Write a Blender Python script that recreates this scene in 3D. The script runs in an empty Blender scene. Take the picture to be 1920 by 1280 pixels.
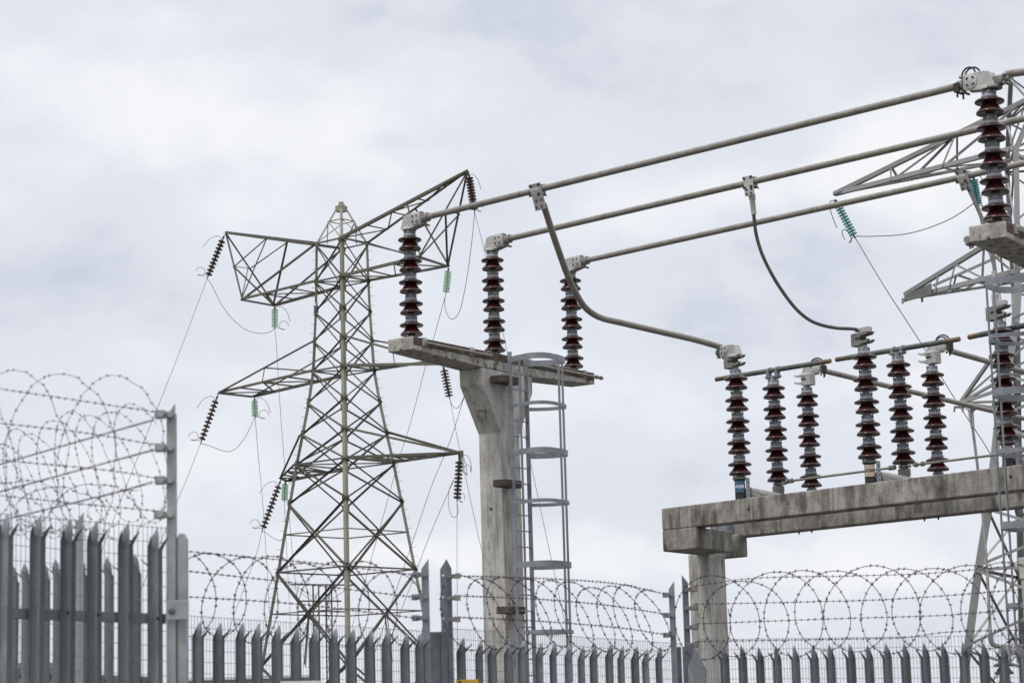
import bpy, math, random
import numpy as np
from mathutils import Vector, Matrix
random.seed(7)
rng = np.random.default_rng(5)
SC = bpy.context.scene
COL = SC.collection
R_ = math.radians

# ------------------------------------------------------------------ camera
F_PX, HORIZON, ROLL, EYE = 4200.0, 1350.0, -0.028, 1.7
TH = math.atan((HORIZON - 640.0) / F_PX)
FW = np.array([0.0, math.cos(TH), math.sin(TH)])
UP0 = np.array([0.0, -math.sin(TH), math.cos(TH)])
RT0 = np.array([1.0, 0.0, 0.0])
RT = RT0 * math.cos(ROLL) + UP0 * math.sin(ROLL)
UP = UP0 * math.cos(ROLL) - RT0 * math.sin(ROLL)

cam_data = bpy.data.cameras.new('camera')
cam = bpy.data.objects.new('camera', cam_data)
COL.objects.link(cam)
cam_data.sensor_width = 36.0
cam_data.lens = 36.0 * F_PX / 1920.0
cam_data.clip_start = 0.1
cam_data.clip_end = 6000.0
cam_data.dof.use_dof = True
cam_data.dof.focus_distance = 44.0
cam_data.dof.aperture_fstop = 5.2
M4 = Matrix.Identity(4)
for i in range(3):
    M4[i][0], M4[i][1], M4[i][2] = RT[i], UP[i], -FW[i]
M4[2][3] = EYE
cam.matrix_world = M4
SC.camera = cam
SC.render.resolution_x, SC.render.resolution_y = 1024, 682


def ray(x, y):
    return FW + RT * ((x - 960.0) / F_PX) + UP * ((640.0 - y) / F_PX)


def at(x, y, Y):
    r = ray(x, y)
    p = r * (Y / r[1])
    return p + np.array([0, 0, EYE])


def onz(x, y, z):
    r = ray(x, y)
    p = r * ((z - EYE) / r[2])
    return p + np.array([0, 0, EYE])


def onplane(x, y, P, n):
    r = ray(x, y)
    o = np.array([0, 0, EYE])
    t = np.dot(np.array(P) - o, n) / np.dot(r, n)
    return o + r * t


# ------------------------------------------------------------------ sky and sun
SC.view_settings.view_transform = 'Standard'
SC.view_settings.look = 'None'
SC.view_settings.exposure = 0.0
SC.view_settings.gamma = 1.0
SUN_EL, SUN_AZ = R_(54), R_(228)        # azimuth clockwise from +Y: the sun stands behind the camera, left
W = bpy.data.worlds.new('World')
SC.world = W
W.use_nodes = True
nt = W.node_tree
nt.nodes.clear()


def N(t, **kw):
    n = nt.nodes.new(t)
    for k, v in kw.items():
        setattr(n, k, v)
    return n


def Lk(a, b):
    nt.links.new(a, b)


def math_node(op, a, b=None, clamp=False):
    m = N('ShaderNodeMath', operation=op)
    m.use_clamp = clamp
    for i, v in enumerate((a, b)):
        if v is None:
            continue
        if isinstance(v, (int, float)):
            m.inputs[i].default_value = v
        else:
            Lk(v, m.inputs[i])
    return m.outputs[0]


def vmath(op, a, b=None):
    m = N('ShaderNodeVectorMath', operation=op)
    for i, v in enumerate((a, b)):
        if v is None:
            continue
        if isinstance(v, (tuple, list)):
            m.inputs[i].default_value = v
        else:
            Lk(v, m.inputs[i])
    return m


wout = N('ShaderNodeOutputWorld')
bg = N('ShaderNodeBackground')
bg.inputs['Strength'].default_value = 0.1
sky = N('ShaderNodeTexSky', sky_type='NISHITA')
sky.sun_disc = False
sky.sun_elevation = SUN_EL
sky.sun_rotation = SUN_AZ
tc = N('ShaderNodeTexCoord')
dirv = tc.outputs['Generated']
strx = vmath('MULTIPLY', dirv, (1.0, 1.0, 1.6)).outputs[0]


def wnoise(scale, detail, rough=0.55, vec=None, off=(0, 0, 0)):
    v = vmath('ADD', vec if vec is not None else strx, off).outputs[0]
    n = N('ShaderNodeTexNoise')
    n.inputs['Scale'].default_value = scale
    n.inputs['Detail'].default_value = detail
    n.inputs['Roughness'].default_value = rough
    Lk(v, n.inputs['Vector'])
    return n


warp = wnoise(11.0, 4.0, off=(3.1, 0.4, 1.7))
wv = vmath('SUBTRACT', warp.outputs['Color'], (0.5, 0.5, 0.5)).outputs[0]
wv2 = vmath('MULTIPLY', wv, (0.11, 0.11, 0.09)).outputs[0]
dwarp = vmath('ADD', dirv, wv2).outputs[0]
n1 = wnoise(9.0, 8.0, 0.55, off=(0.7, 2.2, 0.1))
n2 = wnoise(20.0, 6.0, 0.55, off=(5.0, 1.0, 3.0))
base = math_node('MULTIPLY', n1.outputs['Fac'], 0.95)
base = math_node('ADD', base, math_node('MULTIPLY', n2.outputs['Fac'], 0.34))
base = math_node('ADD', base, -0.075)
# broad banks of cloud, each in its own direction of the sky: (x, y, rx, ry, lift)
BANKS = [(430, 120, 400, 120, .28), (640, 270, 300, 120, .26), (1750, 290, 330, 130, .32), (1500, 420, 420, 90, .14),
         (100, 480, 230, 170, -.20), (330, 570, 300, 90, -.12), (1350, 560, 330, 100, -.28), (1000, 620, 260, 90, -.12),
         (1250, 40, 520, 70, -.22), (1800, 60, 260, 70, -.20), (720, 40, 300, 60, -.12), (120, 70, 160, 60, -.1), (780, 250, 130, 60, -.16), (950, 430, 200, 60, -.12),
         (1700, 860, 400, 100, -.06), (500, 690, 260, 60, .10), (1050, 820, 500, 70, .10), (600, 990, 600, 60, -.10),
         (1100, 1040, 600, 50, .24), (1650, 1090, 400, 50, .18), (300, 860, 300, 60, .10), (1650, 1200, 500, 70, -.14), (600, 1200, 600, 80, -.10),
         (1660, 700, 200, 60, .10), (1450, 760, 200, 60, .12), (150, 700, 200, 70, .06), (260, 250, 200, 80, .1)]
for (bx, by, rx, ry, s) in BANKS:
    c = ray(bx, by)
    c = c / np.linalg.norm(c)
    d = vmath('SUBTRACT', dwarp, tuple(c)).outputs[0]
    d = vmath('MULTIPLY', d, (F_PX / rx, F_PX / (0.5 * (rx + ry)), F_PX / ry)).outputs[0]
    ln = vmath('LENGTH', d).outputs['Value']
    mr = N('ShaderNodeMapRange', interpolation_type='SMOOTHSTEP')
    Lk(ln, mr.inputs['Value'])
    mr.inputs['From Min'].default_value = 0.0
    mr.inputs['From Max'].default_value = 1.5
    mr.inputs['To Min'].default_value = s
    mr.inputs['To Max'].default_value = 0.0
    base = math_node('ADD', base, mr.outputs['Result'])
ramp = N('ShaderNodeValToRGB')
Lk(base, ramp.inputs['Fac'])
cr = ramp.color_ramp
cr.interpolation = 'EASE'
cr.elements[0].position = 0.10
cr.elements[0].color = (0.575, 0.62, 0.715, 1)
cr.elements[1].position = 0.95
cr.elements[1].color = (0.945, 0.955, 0.98, 1)
e = cr.elements.new(0.48)
e.color = (0.765, 0.795, 0.872, 1)
cl10 = vmath('MULTIPLY', ramp.outputs['Color'], (10.0, 10.0, 10.0)).outputs[0]
# an overcast sky is brightest overhead
sepz = N('ShaderNodeSeparateXYZ')
Lk(dirv, sepz.inputs[0])
zen = N('ShaderNodeMapRange', interpolation_type='SMOOTHSTEP')
Lk(sepz.outputs['Z'], zen.inputs['Value'])
zen.inputs['From Min'].default_value = 0.36
zen.inputs['From Max'].default_value = 0.95
zen.inputs['To Min'].default_value = 1.0
zen.inputs['To Max'].default_value = 2.6
zs_n = N('ShaderNodeVectorMath', operation='SCALE')
Lk(cl10, zs_n.inputs[0])
Lk(zen.outputs['Result'], zs_n.inputs['Scale'])
cl10 = zs_n.outputs[0]
mix = N('ShaderNodeMix', data_type='RGBA')
mix.inputs['Factor'].default_value = 0.96
Lk(sky.outputs['Color'], mix.inputs['A'])
Lk(cl10, mix.inputs['B'])
Lk(mix.outputs['Result'], bg.inputs['Color'])
Lk(bg.outputs[0], wout.inputs['Surface'])

sl = bpy.data.lights.new('sun', 'SUN')
sl.energy = 1.3
sl.angle = R_(14)
sl.color = (1.0, 0.95, 0.88)
sun = bpy.data.objects.new('sun', sl)
COL.objects.link(sun)
sd = Vector((math.sin(SUN_AZ) * math.cos(SUN_EL), math.cos(SUN_AZ) * math.cos(SUN_EL), math.sin(SUN_EL)))
sun.rotation_euler = (-sd).to_track_quat('-Z', 'Y').to_euler()
sun.location = (-30, -30, 40)


# ------------------------------------------------------------------ materials
def mat(name, c1, c2=None, rough=0.6, metal=0.0, scale=4.0, contrast=(0.35, 0.65), bump=0.0, bscale=40.0,
        stain=None, sscale=2.0, srange=(0.5, 0.62), stretch=(1, 1, 1), spec=0.5, fine=0.0, coat=0.0, sstretch=None, island=0.0, iscale=1.9, objrand=0.0, drip=0.0):
    m = bpy.data.materials.new(name)
    m.use_nodes = True
    t = m.node_tree
    bs = t.nodes['Principled BSDF']
    bs.inputs['Roughness'].default_value = rough
    bs.inputs['Metallic'].default_value = metal
    bs.inputs['Specular IOR Level'].default_value = spec
    bs.inputs['Coat Weight'].default_value = coat
    c2 = c2 or tuple(x * 0.75 for x in c1)
    tcn = t.nodes.new('ShaderNodeTexCoord')

    def noise(sc, det, strv=(1, 1, 1)):
        mp = t.nodes.new('ShaderNodeMapping')
        mp.inputs['Scale'].default_value = strv
        t.links.new(tcn.outputs['Object'], mp.inputs['Vector'])
        n = t.nodes.new('ShaderNodeTexNoise')
        n.inputs['Scale'].default_value = sc
        n.inputs['Detail'].default_value = det
        n.inputs['Roughness'].default_value = 0.62
        t.links.new(mp.outputs[0], n.inputs['Vector'])
        return n

    def mrange(sock, a, b):
        r = t.nodes.new('ShaderNodeMapRange')
        t.links.new(sock, r.inputs['Value'])
        r.inputs['From Min'].default_value = a
        r.inputs['From Max'].default_value = b
        return r.outputs['Result']

    def mixc(f, a, b):
        x = t.nodes.new('ShaderNodeMix')
        x.data_type = 'RGBA'
        t.links.new(f, x.inputs['Factor'])
        for s, v in (('A', a), ('B', b)):
            if isinstance(v, tuple):
                x.inputs[s].default_value = (*v, 1)
            else:
                t.links.new(v, x.inputs[s])
        return x.outputs['Result']
    f1 = mrange(noise(scale, 8, stretch).outputs['Fac'], *contrast)
    col = mixc(f1, c2, c1)
    if stain:
        f2 = mrange(noise(sscale, 10, sstretch or stretch).outputs['Fac'], *srange)
        col = mixc(f2, col, stain)
    if drip:
        fa = mrange(noise(15, 2, (1, 1, .05)).outputs['Fac'], 0.48, 0.70)
        fb = mrange(noise(1.3, 3).outputs['Fac'], 0.40, 0.62)
        dm = t.nodes.new('ShaderNodeMath')
        dm.operation = 'MULTIPLY'
        t.links.new(fa, dm.inputs[0])
        t.links.new(fb, dm.inputs[1])
        d2 = t.nodes.new('ShaderNodeMath')
        d2.operation = 'MULTIPLY'
        t.links.new(dm.outputs[0], d2.inputs[0])
        d2.inputs[1].default_value = drip
        col = mixc(d2.outputs[0], col, tuple(x * 0.4 for x in c2))
    if fine:
        f3 = mrange(noise(bscale, 6).outputs['Fac'], 0.5, 0.72)
        mulc = t.nodes.new('ShaderNodeMath')
        mulc.operation = 'MULTIPLY'
        t.links.new(f3, mulc.inputs[0])
        mulc.inputs[1].default_value = fine
        col = mixc(mulc.outputs[0], col, tuple(x * 0.35 for x in c2))
    if island:
        g = t.nodes.new('ShaderNodeNewGeometry')
        f4 = mrange(g.outputs['Random Per Island'], 0.0, 1.0)
        mm = t.nodes.new('ShaderNodeMath')
        mm.operation = 'MULTIPLY'
        t.links.new(f4, mm.inputs[0])
        mm.inputs[1].default_value = island
        col = mixc(mm.outputs[0], col, tuple(x * iscale for x in c1))
    if objrand:
        oi = t.nodes.new('ShaderNodeObjectInfo')
        mm = t.nodes.new('ShaderNodeMath')
        mm.operation = 'MULTIPLY'
        t.links.new(oi.outputs['Random'], mm.inputs[0])
        mm.inputs[1].default_value = objrand
        col = mixc(mm.outputs[0], col, tuple(x * 0.55 for x in c2))
    t.links.new(col, bs.inputs['Base Color'])
    if bump:
        b = t.nodes.new('ShaderNodeBump')
        b.inputs['Strength'].default_value = bump
        b.inputs['Distance'].default_value = 0.01
        t.links.new(noise(bscale, 6).outputs['Fac'], b.inputs['Height'])
        t.links.new(b.outputs[0], bs.inputs['Normal'])
    return m


CONC = mat('weathered_concrete', (0.54, 0.52, 0.48), (0.33, 0.31, 0.275), 0.9, scale=2.6, contrast=(0.32, 0.60), bump=0.5, bscale=38,
           stain=(0.13, 0.11, 0.085), sscale=2.4, srange=(0.55, 0.80), stretch=(3.0, 3.0, 0.9), fine=0.40, spec=0.2, drip=.7)
CONC_BEAM = mat('stained_concrete', (0.52, 0.50, 0.455), (0.27, 0.25, 0.215), 0.9, scale=5.0, contrast=(0.34, 0.66), bump=0.5, bscale=42,
                stain=(0.09, 0.07, 0.053), sscale=5.5, srange=(0.54, 0.64), stretch=(1.6, 1.6, 1.2), fine=0.55, spec=0.2)
CONC_DARK = mat('grey_concrete', (0.41, 0.39, 0.35), (0.18, 0.165, 0.142), 0.9, scale=2.6, contrast=(0.33, 0.66), bump=0.5, bscale=40,
                stain=(0.088, 0.075, 0.063), sscale=1.7, srange=(0.49, 0.66), stretch=(2.2, 2.2, 1.1), fine=0.55, spec=0.2, drip=.9)
BROWN = mat('brown_algae_concrete', (0.125, 0.095, 0.077), (0.07, 0.051, 0.041), 0.92, scale=5, stain=(0.36, 0.34, 0.31), sscale=9, srange=(0.62, 0.72),
            bump=0.5, bscale=40, fine=0.4, spec=0.2)
GALV = mat('galvanised_steel', (0.29, 0.308, 0.323), (0.19, 0.205, 0.22), 0.5, 0.35, scale=9, contrast=(0.3, 0.7), bump=0.12, bscale=90, fine=0.18)
PALE = mat('dull_galvanised_pale', (0.29, 0.312, 0.32), (0.19, 0.207, 0.215), 0.40, 0.5, scale=5, contrast=(0.3, 0.7), stain=(0.37, 0.39, 0.39), sscale=14,
           srange=(0.54, 0.74), stretch=(1, 1, .3), bump=0.1, bscale=70, fine=0.4, objrand=0.5)
POST = mat('light_galvanised_post', (0.37, 0.383, 0.365), (0.27, 0.282, 0.272), 0.55, 0.2, scale=6, bump=0.1, bscale=70, fine=0.25)
DPOST = mat('dark_galvanised_post', (0.17, 0.185, 0.20), (0.10, 0.112, 0.125), 0.55, 0.35, scale=6, bump=0.1, bscale=70, fine=0.3)
ALU = mat('oxidised_aluminium_tube', (0.27, 0.25, 0.212), (0.19, 0.172, 0.142), 0.5, 0.15, scale=5, contrast=(0.32, 0.66),
          stain=(0.12, 0.10, 0.075), sscale=9, srange=(0.52, 0.8), fine=0.22, bscale=60)
CAST = mat('cast_aluminium', (0.50, 0.48, 0.45), (0.36, 0.345, 0.32), 0.6, 0.25, scale=7, fine=0.35, bscale=60, bump=0.15)
CASTD = mat('dull_cast_metal', (0.27, 0.26, 0.245), (0.17, 0.16, 0.15), 0.6, 0.3, scale=7, fine=0.4, bscale=60, bump=0.15)
DARK = mat('dark_bolt_metal', (0.05, 0.047, 0.045), (0.03, 0.028, 0.027), 0.6, 0.4, scale=10)
PORC = mat('oxblood_porcelain', (0.045, 0.0098, 0.0085), (0.024, 0.0072, 0.007), 0.20, 0.0, scale=6, spec=0.42, fine=0.55, bscale=26, coat=0.0)
CAPM = mat('grey_cap_metal', (0.31, 0.33, 0.34), (0.21, 0.225, 0.235), 0.6, 0.15, scale=8, stain=(0.17, 0.145, 0.11), sscale=5, srange=(0.54, 0.7), fine=0.35, bscale=50, objrand=0.4)
TOWER = mat('lichened_shaded_steel', (0.072, 0.069, 0.050), (0.038, 0.037, 0.027), 0.75, 0.1, scale=0.5, contrast=(0.35, 0.65),
            stain=(0.10, 0.098, 0.055), sscale=0.9, srange=(0.5, 0.7), island=0.75, iscale=2.2)  # olive lichen tint; dark base and per-member tones stand in for shade
TOWER_P = mat('lit_tower_steel', (0.31, 0.29, 0.225), (0.20, 0.188, 0.14), 0.7, 0.1, scale=0.6, stain=(0.22, 0.21, 0.15), sscale=1.2, srange=(0.52, 0.7))  # same steel coloured paler, as if lit beside the shaded bracing
TOWER2 = mat('grey_tower_steel', (0.16, 0.162, 0.155), (0.095, 0.097, 0.09), 0.65, 0.25, scale=0.7, stain=(0.20, 0.205, 0.145), sscale=0.8, srange=(0.52, 0.68), island=0.75, iscale=2.3)
RAZOR = mat('tarnished_razor_wire', (0.078, 0.058, 0.061), (0.045, 0.033, 0.036), 0.55, 0.5, scale=12)
BARB = mat('weathered_barbed_wire', (0.14, 0.105, 0.108), (0.08, 0.06, 0.062), 0.6, 0.4, scale=12)
MESHM = mat('weld_mesh_wire', (0.24, 0.25, 0.255), (0.17, 0.18, 0.185), 0.6, 0.3, scale=6)
WIRE = mat('grey_conductor', (0.11, 0.11, 0.115), (0.07, 0.07, 0.075), 0.6, 0.5, scale=2)
CABLE = mat('dark_flexible_cable', (0.13, 0.115, 0.10), (0.075, 0.065, 0.055), 0.7, 0.1, scale=8)
BRDISC = mat('brown_disc_porcelain', (0.075, 0.03, 0.026), (0.045, 0.019, 0.017), 0.3, scale=4, coat=0.1)
PATINA = mat('green_patina_copper', (0.105, 0.135, 0.112), (0.06, 0.08, 0.067), 0.6, 0.2, scale=6, stain=(0.07, 0.075, 0.055), sscale=11, srange=(0.54, 0.72))
COPPER = mat('brown_copper', (0.20, 0.135, 0.085), (0.12, 0.08, 0.052), 0.55, 0.35, scale=9, fine=0.3)
RUST = mat('rusty_bracket_steel', (0.10, 0.08, 0.06), (0.055, 0.045, 0.036), 0.85, scale=8, fine=0.3)
GRAVEL = mat('stone_chippings', (0.105, 0.10, 0.09), (0.06, 0.057, 0.05), 0.95, scale=9, bump=0.6, bscale=12)
RAZOR_P = mat('pale_rusty_razor_wire', (0.17, 0.125, 0.13), (0.10, 0.075, 0.078), 0.55, 0.4, scale=12)
SIGNW = mat('white_sign_enamel', (0.78, 0.77, 0.75), (0.66, 0.65, 0.63), 0.4, scale=3)
SIGNY = mat('yellow_sign_enamel', (0.70, 0.46, 0.035), (0.6, 0.38, 0.03), 0.4, scale=3)
BLACK = mat('black_print', (0.02, 0.02, 0.02), (0.015, 0.015, 0.015), 0.5)
BLUE = mat('blue_plate', (0.035, 0.125, 0.205), (0.028, 0.10, 0.17), 0.45, scale=6)
CREAM = mat('cream_plate', (0.55, 0.43, 0.31), (0.48, 0.37, 0.26), 0.5, scale=6)
PINK = mat('faded_pink_plate', (0.42, 0.25, 0.26), (0.34, 0.19, 0.2), 0.55, scale=10)
WHITE = mat('white_print', (0.8, 0.8, 0.8), (0.75, 0.75, 0.75), 0.5)
FADED = mat('faded_print', (0.50, 0.34, 0.35), (0.5, 0.34, 0.35), 0.6)
SHED = mat('grey_cladding', (0.25, 0.26, 0.265), (0.19, 0.20, 0.205), 0.7, scale=0.3)
ROOFW = mat('pale_roof_trim', (0.62, 0.61, 0.58), (0.5, 0.49, 0.47), 0.6, scale=0.3)


def glass(name, c):
    m = bpy.data.materials.new(name)
    m.use_nodes = True
    b = m.node_tree.nodes['Principled BSDF']
    t = m.node_tree
    tcn = t.nodes.new('ShaderNodeTexCoord')
    n = t.nodes.new('ShaderNodeTexNoise')
    n.inputs['Scale'].default_value = 3
    r = t.nodes.new('ShaderNodeMix')
    r.data_type = 'RGBA'
    t.links.new(tcn.outputs['Object'], n.inputs['Vector'])
    t.links.new(n.outputs['Fac'], r.inputs['Factor'])
    r.inputs['A'].default_value = (*c, 1)
    r.inputs['B'].default_value = (*(x * 0.8 for x in c), 1)
    t.links.new(r.outputs['Result'], b.inputs['Base Color'])
    b.inputs['Transmission Weight'].default_value = 0.68
    b.inputs['Roughness'].default_value = 0.15
    b.inputs['IOR'].default_value = 1.3
    return m


GGLASS = glass('pale_green_glass', (0.72, 0.96, 0.76))
TGLASS = glass('teal_glass', (0.10, 0.46, 0.43))

# ------------------------------------------------------------------ mesh helpers
Z = np.array([0.0, 0, 1])
WLOC = {}


def nrm(v):
    v = np.array(v, float)
    return v / max(np.linalg.norm(v), 1e-9)


def basis(d, hint=None):
    d = nrm(d)
    h = Z if hint is None else np.array(hint, float)
    if abs(np.dot(nrm(h), d)) > 0.98:
        h = np.array([1.0, 0, 0]) if abs(d[0]) < 0.9 else np.array([0, 1.0, 0])
    u = nrm(np.cross(h, d))
    v = np.cross(d, u)
    return d, u, v


class MB:
    def __init__(self):
        self.v, self.f, self.n = [], [], 0
        self.mi, self.cur, self.marks = [], 0, []

    def mark(self):
        self.marks.append((len(self.v), len(self.f), self.n))

    def build_each(self, name, m, parent, **kw):
        """one object for every marked piece"""
        ms = self.marks + [(len(self.v), len(self.f), self.n)]
        for (v0, f0, n0), (v1, f1, n1) in zip(ms, ms[1:]):
            c = MB()
            c.v, c.n = self.v[v0:v1], n1 - n0
            c.f = [tuple(i - n0 for i in fc) for fc in self.f[f0:f1]]
            c.mi = self.mi[f0:f1]
            c.build(name, m, parent, **kw)

    def add(self, verts, faces):
        verts = np.asarray(verts, float)
        self.v.append(verts)
        o = self.n
        self.f.extend([tuple(i + o for i in fc) for fc in faces])
        self.mi.extend([self.cur] * len(faces))
        self.n += len(verts)

    def hexa(self, o, ex, ey, ez):
        """box with corner o and three edge vectors"""
        o, ex, ey, ez = (np.array(q, float) for q in (o, ex, ey, ez))
        vs = [o, o + ex, o + ex + ey, o + ey, o + ez, o + ex + ez, o + ex + ey + ez, o + ey + ez]
        fs = [(0, 3, 2, 1), (4, 5, 6, 7), (0, 1, 5, 4), (1, 2, 6, 5), (2, 3, 7, 6), (3, 0, 4, 7)]
        if np.dot(np.cross(ex, ey), ez) < 0:
            fs = [f[::-1] for f in fs]
        self.add(vs, fs)

    def box(self, c, ex, ey, ez):
        c = np.array(c, float)
        ex, ey, ez = (np.array(q, float) for q in (ex, ey, ez))
        self.hexa(c - (ex + ey + ez) / 2, ex, ey, ez)

    def bar(self, p0, p1, w, h, hint=None):
        p0, p1 = np.array(p0, float), np.array(p1, float)
        d, u, v = basis(p1 - p0, hint)
        self.hexa(p0 - u * w / 2 - v * h / 2, p1 - p0, u * w, v * h)

    def angle(self, p0, p1, s, t, hint=None, flip=1, k=.80):
        """rolled steel angle: two thin flanges meeting at the heel"""
        p0, p1 = np.array(p0, float), np.array(p1, float)
        d, u, v = basis(p1 - p0, hint)
        u = u * flip
        s = s * k
        prof = [(0, 0), (s, 0), (s, t), (t, t), (t, s), (0, s)]
        vs = [p0 + u * a + v * b for a, b in prof] + [p1 + u * a + v * b for a, b in prof]
        fs = [(i, (i + 1) % 6, 6 + (i + 1) % 6, 6 + i) for i in range(6)] + [(0, 1, 2, 3, 4, 5)[::-1], (6, 7, 8, 9, 10, 11)]
        if flip < 0:
            fs = [f[::-1] for f in fs]
        self.add(vs, fs)

    def legangle(self, p0, p1, e1, e2, s, t):
        """angle with its flanges along e1 and e2"""
        p0, p1 = np.array(p0, float), np.array(p1, float)
        prof = [(0, 0), (s, 0), (s, t), (t, t), (t, s), (0, s)]
        vs = [p0 + e1 * a + e2 * b for a, b in prof] + [p1 + e1 * a + e2 * b for a, b in prof]
        fs = [(i, (i + 1) % 6, 6 + (i + 1) % 6, 6 + i) for i in range(6)] + [(5, 4, 3, 2, 1, 0), (6, 7, 8, 9, 10, 11)]
        if np.dot(np.cross(e1, e2), p1 - p0) < 0:
            fs = [f[::-1] for f in fs]
        self.add(vs, fs)

    def tube(self, pts, r, n=8, caps=True):
        pts = np.asarray(pts, float)
        k = len(pts)
        rr = np.full(k, r, float) if np.isscalar(r) else np.asarray(r, float)
        tg = np.zeros_like(pts)
        tg[1:-1] = pts[2:] - pts[:-2]
        tg[0], tg[-1] = pts[1] - pts[0], pts[-1] - pts[-2]
        tg /= np.maximum(np.linalg.norm(tg, axis=1, keepdims=True), 1e-9)
        _, u, _ = basis(tg[0])
        vs = []
        ang = np.arange(n) * 2 * math.pi / n
        ca, sa = np.cos(ang)[:, None], np.sin(ang)[:, None]
        for i in range(k):
            u = u - tg[i] * np.dot(u, tg[i])
            u = nrm(u)
            w = np.cross(tg[i], u)
            vs.append(pts[i] + (ca * u + sa * w) * rr[i])
        fs = []
        for i in range(k - 1):
            for j in range(n):
                a, b = i * n + j, i * n + (j + 1) % n
                fs.append((a, b, b + n, a + n))
        if caps:
            fs.append(tuple(range(n))[::-1])
            fs.append(tuple(range((k - 1) * n, k * n)))
        self.add(np.concatenate(vs), fs)

    def lathe(self, prof, base=(0, 0, 0), axis=Z, n=28):
        d, u, v = basis(axis)
        base = np.array(base, float)
        ang = np.arange(n) * 2 * math.pi / n
        vs, fs = [], []
        for (r, z) in prof:
            r = max(r, 1e-4)
            for a in ang:
                vs.append(base + d * z + (u * math.cos(a) + v * math.sin(a)) * r)
        for i in range(len(prof) - 1):
            for j in range(n):
                a, b = i * n + j, i * n + (j + 1) % n
                fs.append((a, b, b + n, a + n))
        fs.append(tuple(range(n))[::-1])
        fs.append(tuple(range((len(prof) - 1) * n, len(prof) * n)))
        self.add(vs, fs)

    def prism(self, poly, o, ex, ey, ez):
        """polygon in the (ex, ey) plane at o, thickness vector ez (centred)"""
        o, ex, ey, ez = (np.array(q, float) for q in (o, ex, ey, ez))
        k = len(poly)
        lo = [o + ex * a + ey * b - ez / 2 for a, b in poly]
        hi = [p + ez for p in lo]
        fs = [tuple(range(k))[::-1], tuple(range(k, 2 * k))] + [(i, (i + 1) % k, k + (i + 1) % k, k + i) for i in range(k)]
        ar = sum(poly[i][0] * poly[(i + 1) % k][1] - poly[(i + 1) % k][0] * poly[i][1] for i in range(k))
        if ar * np.dot(np.cross(ex, ey), ez) < 0:
            fs = [f[::-1] for f in fs]
        self.add(lo + hi, fs)

    def build(self, name, m, parent=None, smooth=None, bevel=0, origin=None):
        V = np.concatenate(self.v)
        if parent is not None:
            o = WLOC[parent.name]
        elif origin is not None:
            o = np.array(origin, float)
        else:
            o = np.array([(V[:, 0].min() + V[:, 0].max()) / 2, (V[:, 1].min() + V[:, 1].max()) / 2, V[:, 2].min()])
        me = bpy.data.meshes.new(name)
        me.from_pydata((V - o).tolist(), [], self.f)
        me.update()
        if smooth:
            me.polygons.foreach_set('use_smooth', [True] * len(me.polygons))
            me.set_sharp_from_angle(angle=R_(smooth))
        for mm_ in (m if isinstance(m, list) else [m]):
            me.materials.append(mm_)
        if isinstance(m, list):
            me.polygons.foreach_set('material_index', self.mi)
        ob = bpy.data.objects.new(name, me)
        COL.objects.link(ob)
        if parent is not None:
            ob.parent = parent
            WLOC[ob.name] = o
        else:
            ob.location = o
            WLOC[ob.name] = o
        if bevel:
            b = ob.modifiers.new('bevel', 'BEVEL')
            b.width = bevel
            b.segments = 2
            b.limit_method = 'ANGLE'
        return ob


def tag(o, label, cat, group=None):
    o['label'] = label
    o['category'] = cat
    if group:
        o['group'] = group
    return o


def thing(name, label, cat, loc, group=None):
    o = bpy.data.objects.new(name, None)
    o.empty_display_size = 0.2
    COL.objects.link(o)
    o.location = tuple(float(x) for x in loc)
    WLOC[o.name] = np.array(loc, float)
    return tag(o, label, cat, group)


def spline(pts, n=10):
    """smooth curve through points (centripetal Catmull-Rom)"""
    P = np.asarray(pts, float)
    P = np.vstack([2 * P[0] - P[1], P, 2 * P[-1] - P[-2]])
    out = []
    for i in range(1, len(P) - 2):
        p0, p1, p2, p3 = P[i - 1], P[i], P[i + 1], P[i + 2]
        for t in np.arange(n) / n:
            out.append(0.5 * ((2 * p1) + (-p0 + p2) * t + (2 * p0 - 5 * p1 + 4 * p2 - p3) * t * t + (-p0 + 3 * p1 - 3 * p2 + p3) * t ** 3))
    out.append(P[-2])
    return np.array(out)


def text_on(parent, txt, o, ex, ey, size, m, name='lettering', wscale=1.0):
    """raised lettering lying in the plane (ex, ey), centred on o"""
    cu = bpy.data.curves.new(name, 'FONT')
    cu.body = txt
    cu.size = size
    cu.align_x = 'CENTER'
    cu.align_y = 'CENTER'
    cu.extrude = 0.0015
    cu.offset = size * 0.018
    tmp = bpy.data.objects.new('tmp', cu)
    COL.objects.link(tmp)
    me = tmp.to_mesh()
    ex, ey = nrm(ex), nrm(ey)
    ez = np.cross(ex, ey)
    b = MB()
    vs = [np.array(o) + ex * v.co.x * wscale + ey * v.co.y + ez * v.co.z for v in me.vertices]
    fs = [tuple(p.vertices) for p in me.polygons]
    b.add(vs, fs)
    tmp.to_mesh_clear()
    bpy.data.objects.remove(tmp)
    bpy.data.curves.remove(cu)
    return b.build(name, m, parent)


# ------------------------------------------------------------------ ground
g = MB()
g.hexa((-2500, -400, -0.5), (5000, 0, 0), (0, 4400, 0), (0, 0, 0.5))
gr = g.build('ground', GRAVEL)
gr['kind'] = 'structure'

# ================================================================== LEFT CONCRETE T-GANTRY
ZT = 6.85
A0 = onz(773.4, 629.4, ZT)
A1 = onz(1115.6, 699, ZT)
bL = nrm(A1 - A0)                               # along the crossbeam, to the right and away
nL = np.array([bL[1], -bL[0], 0.0])             # out of its long face, towards the busbars


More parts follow.
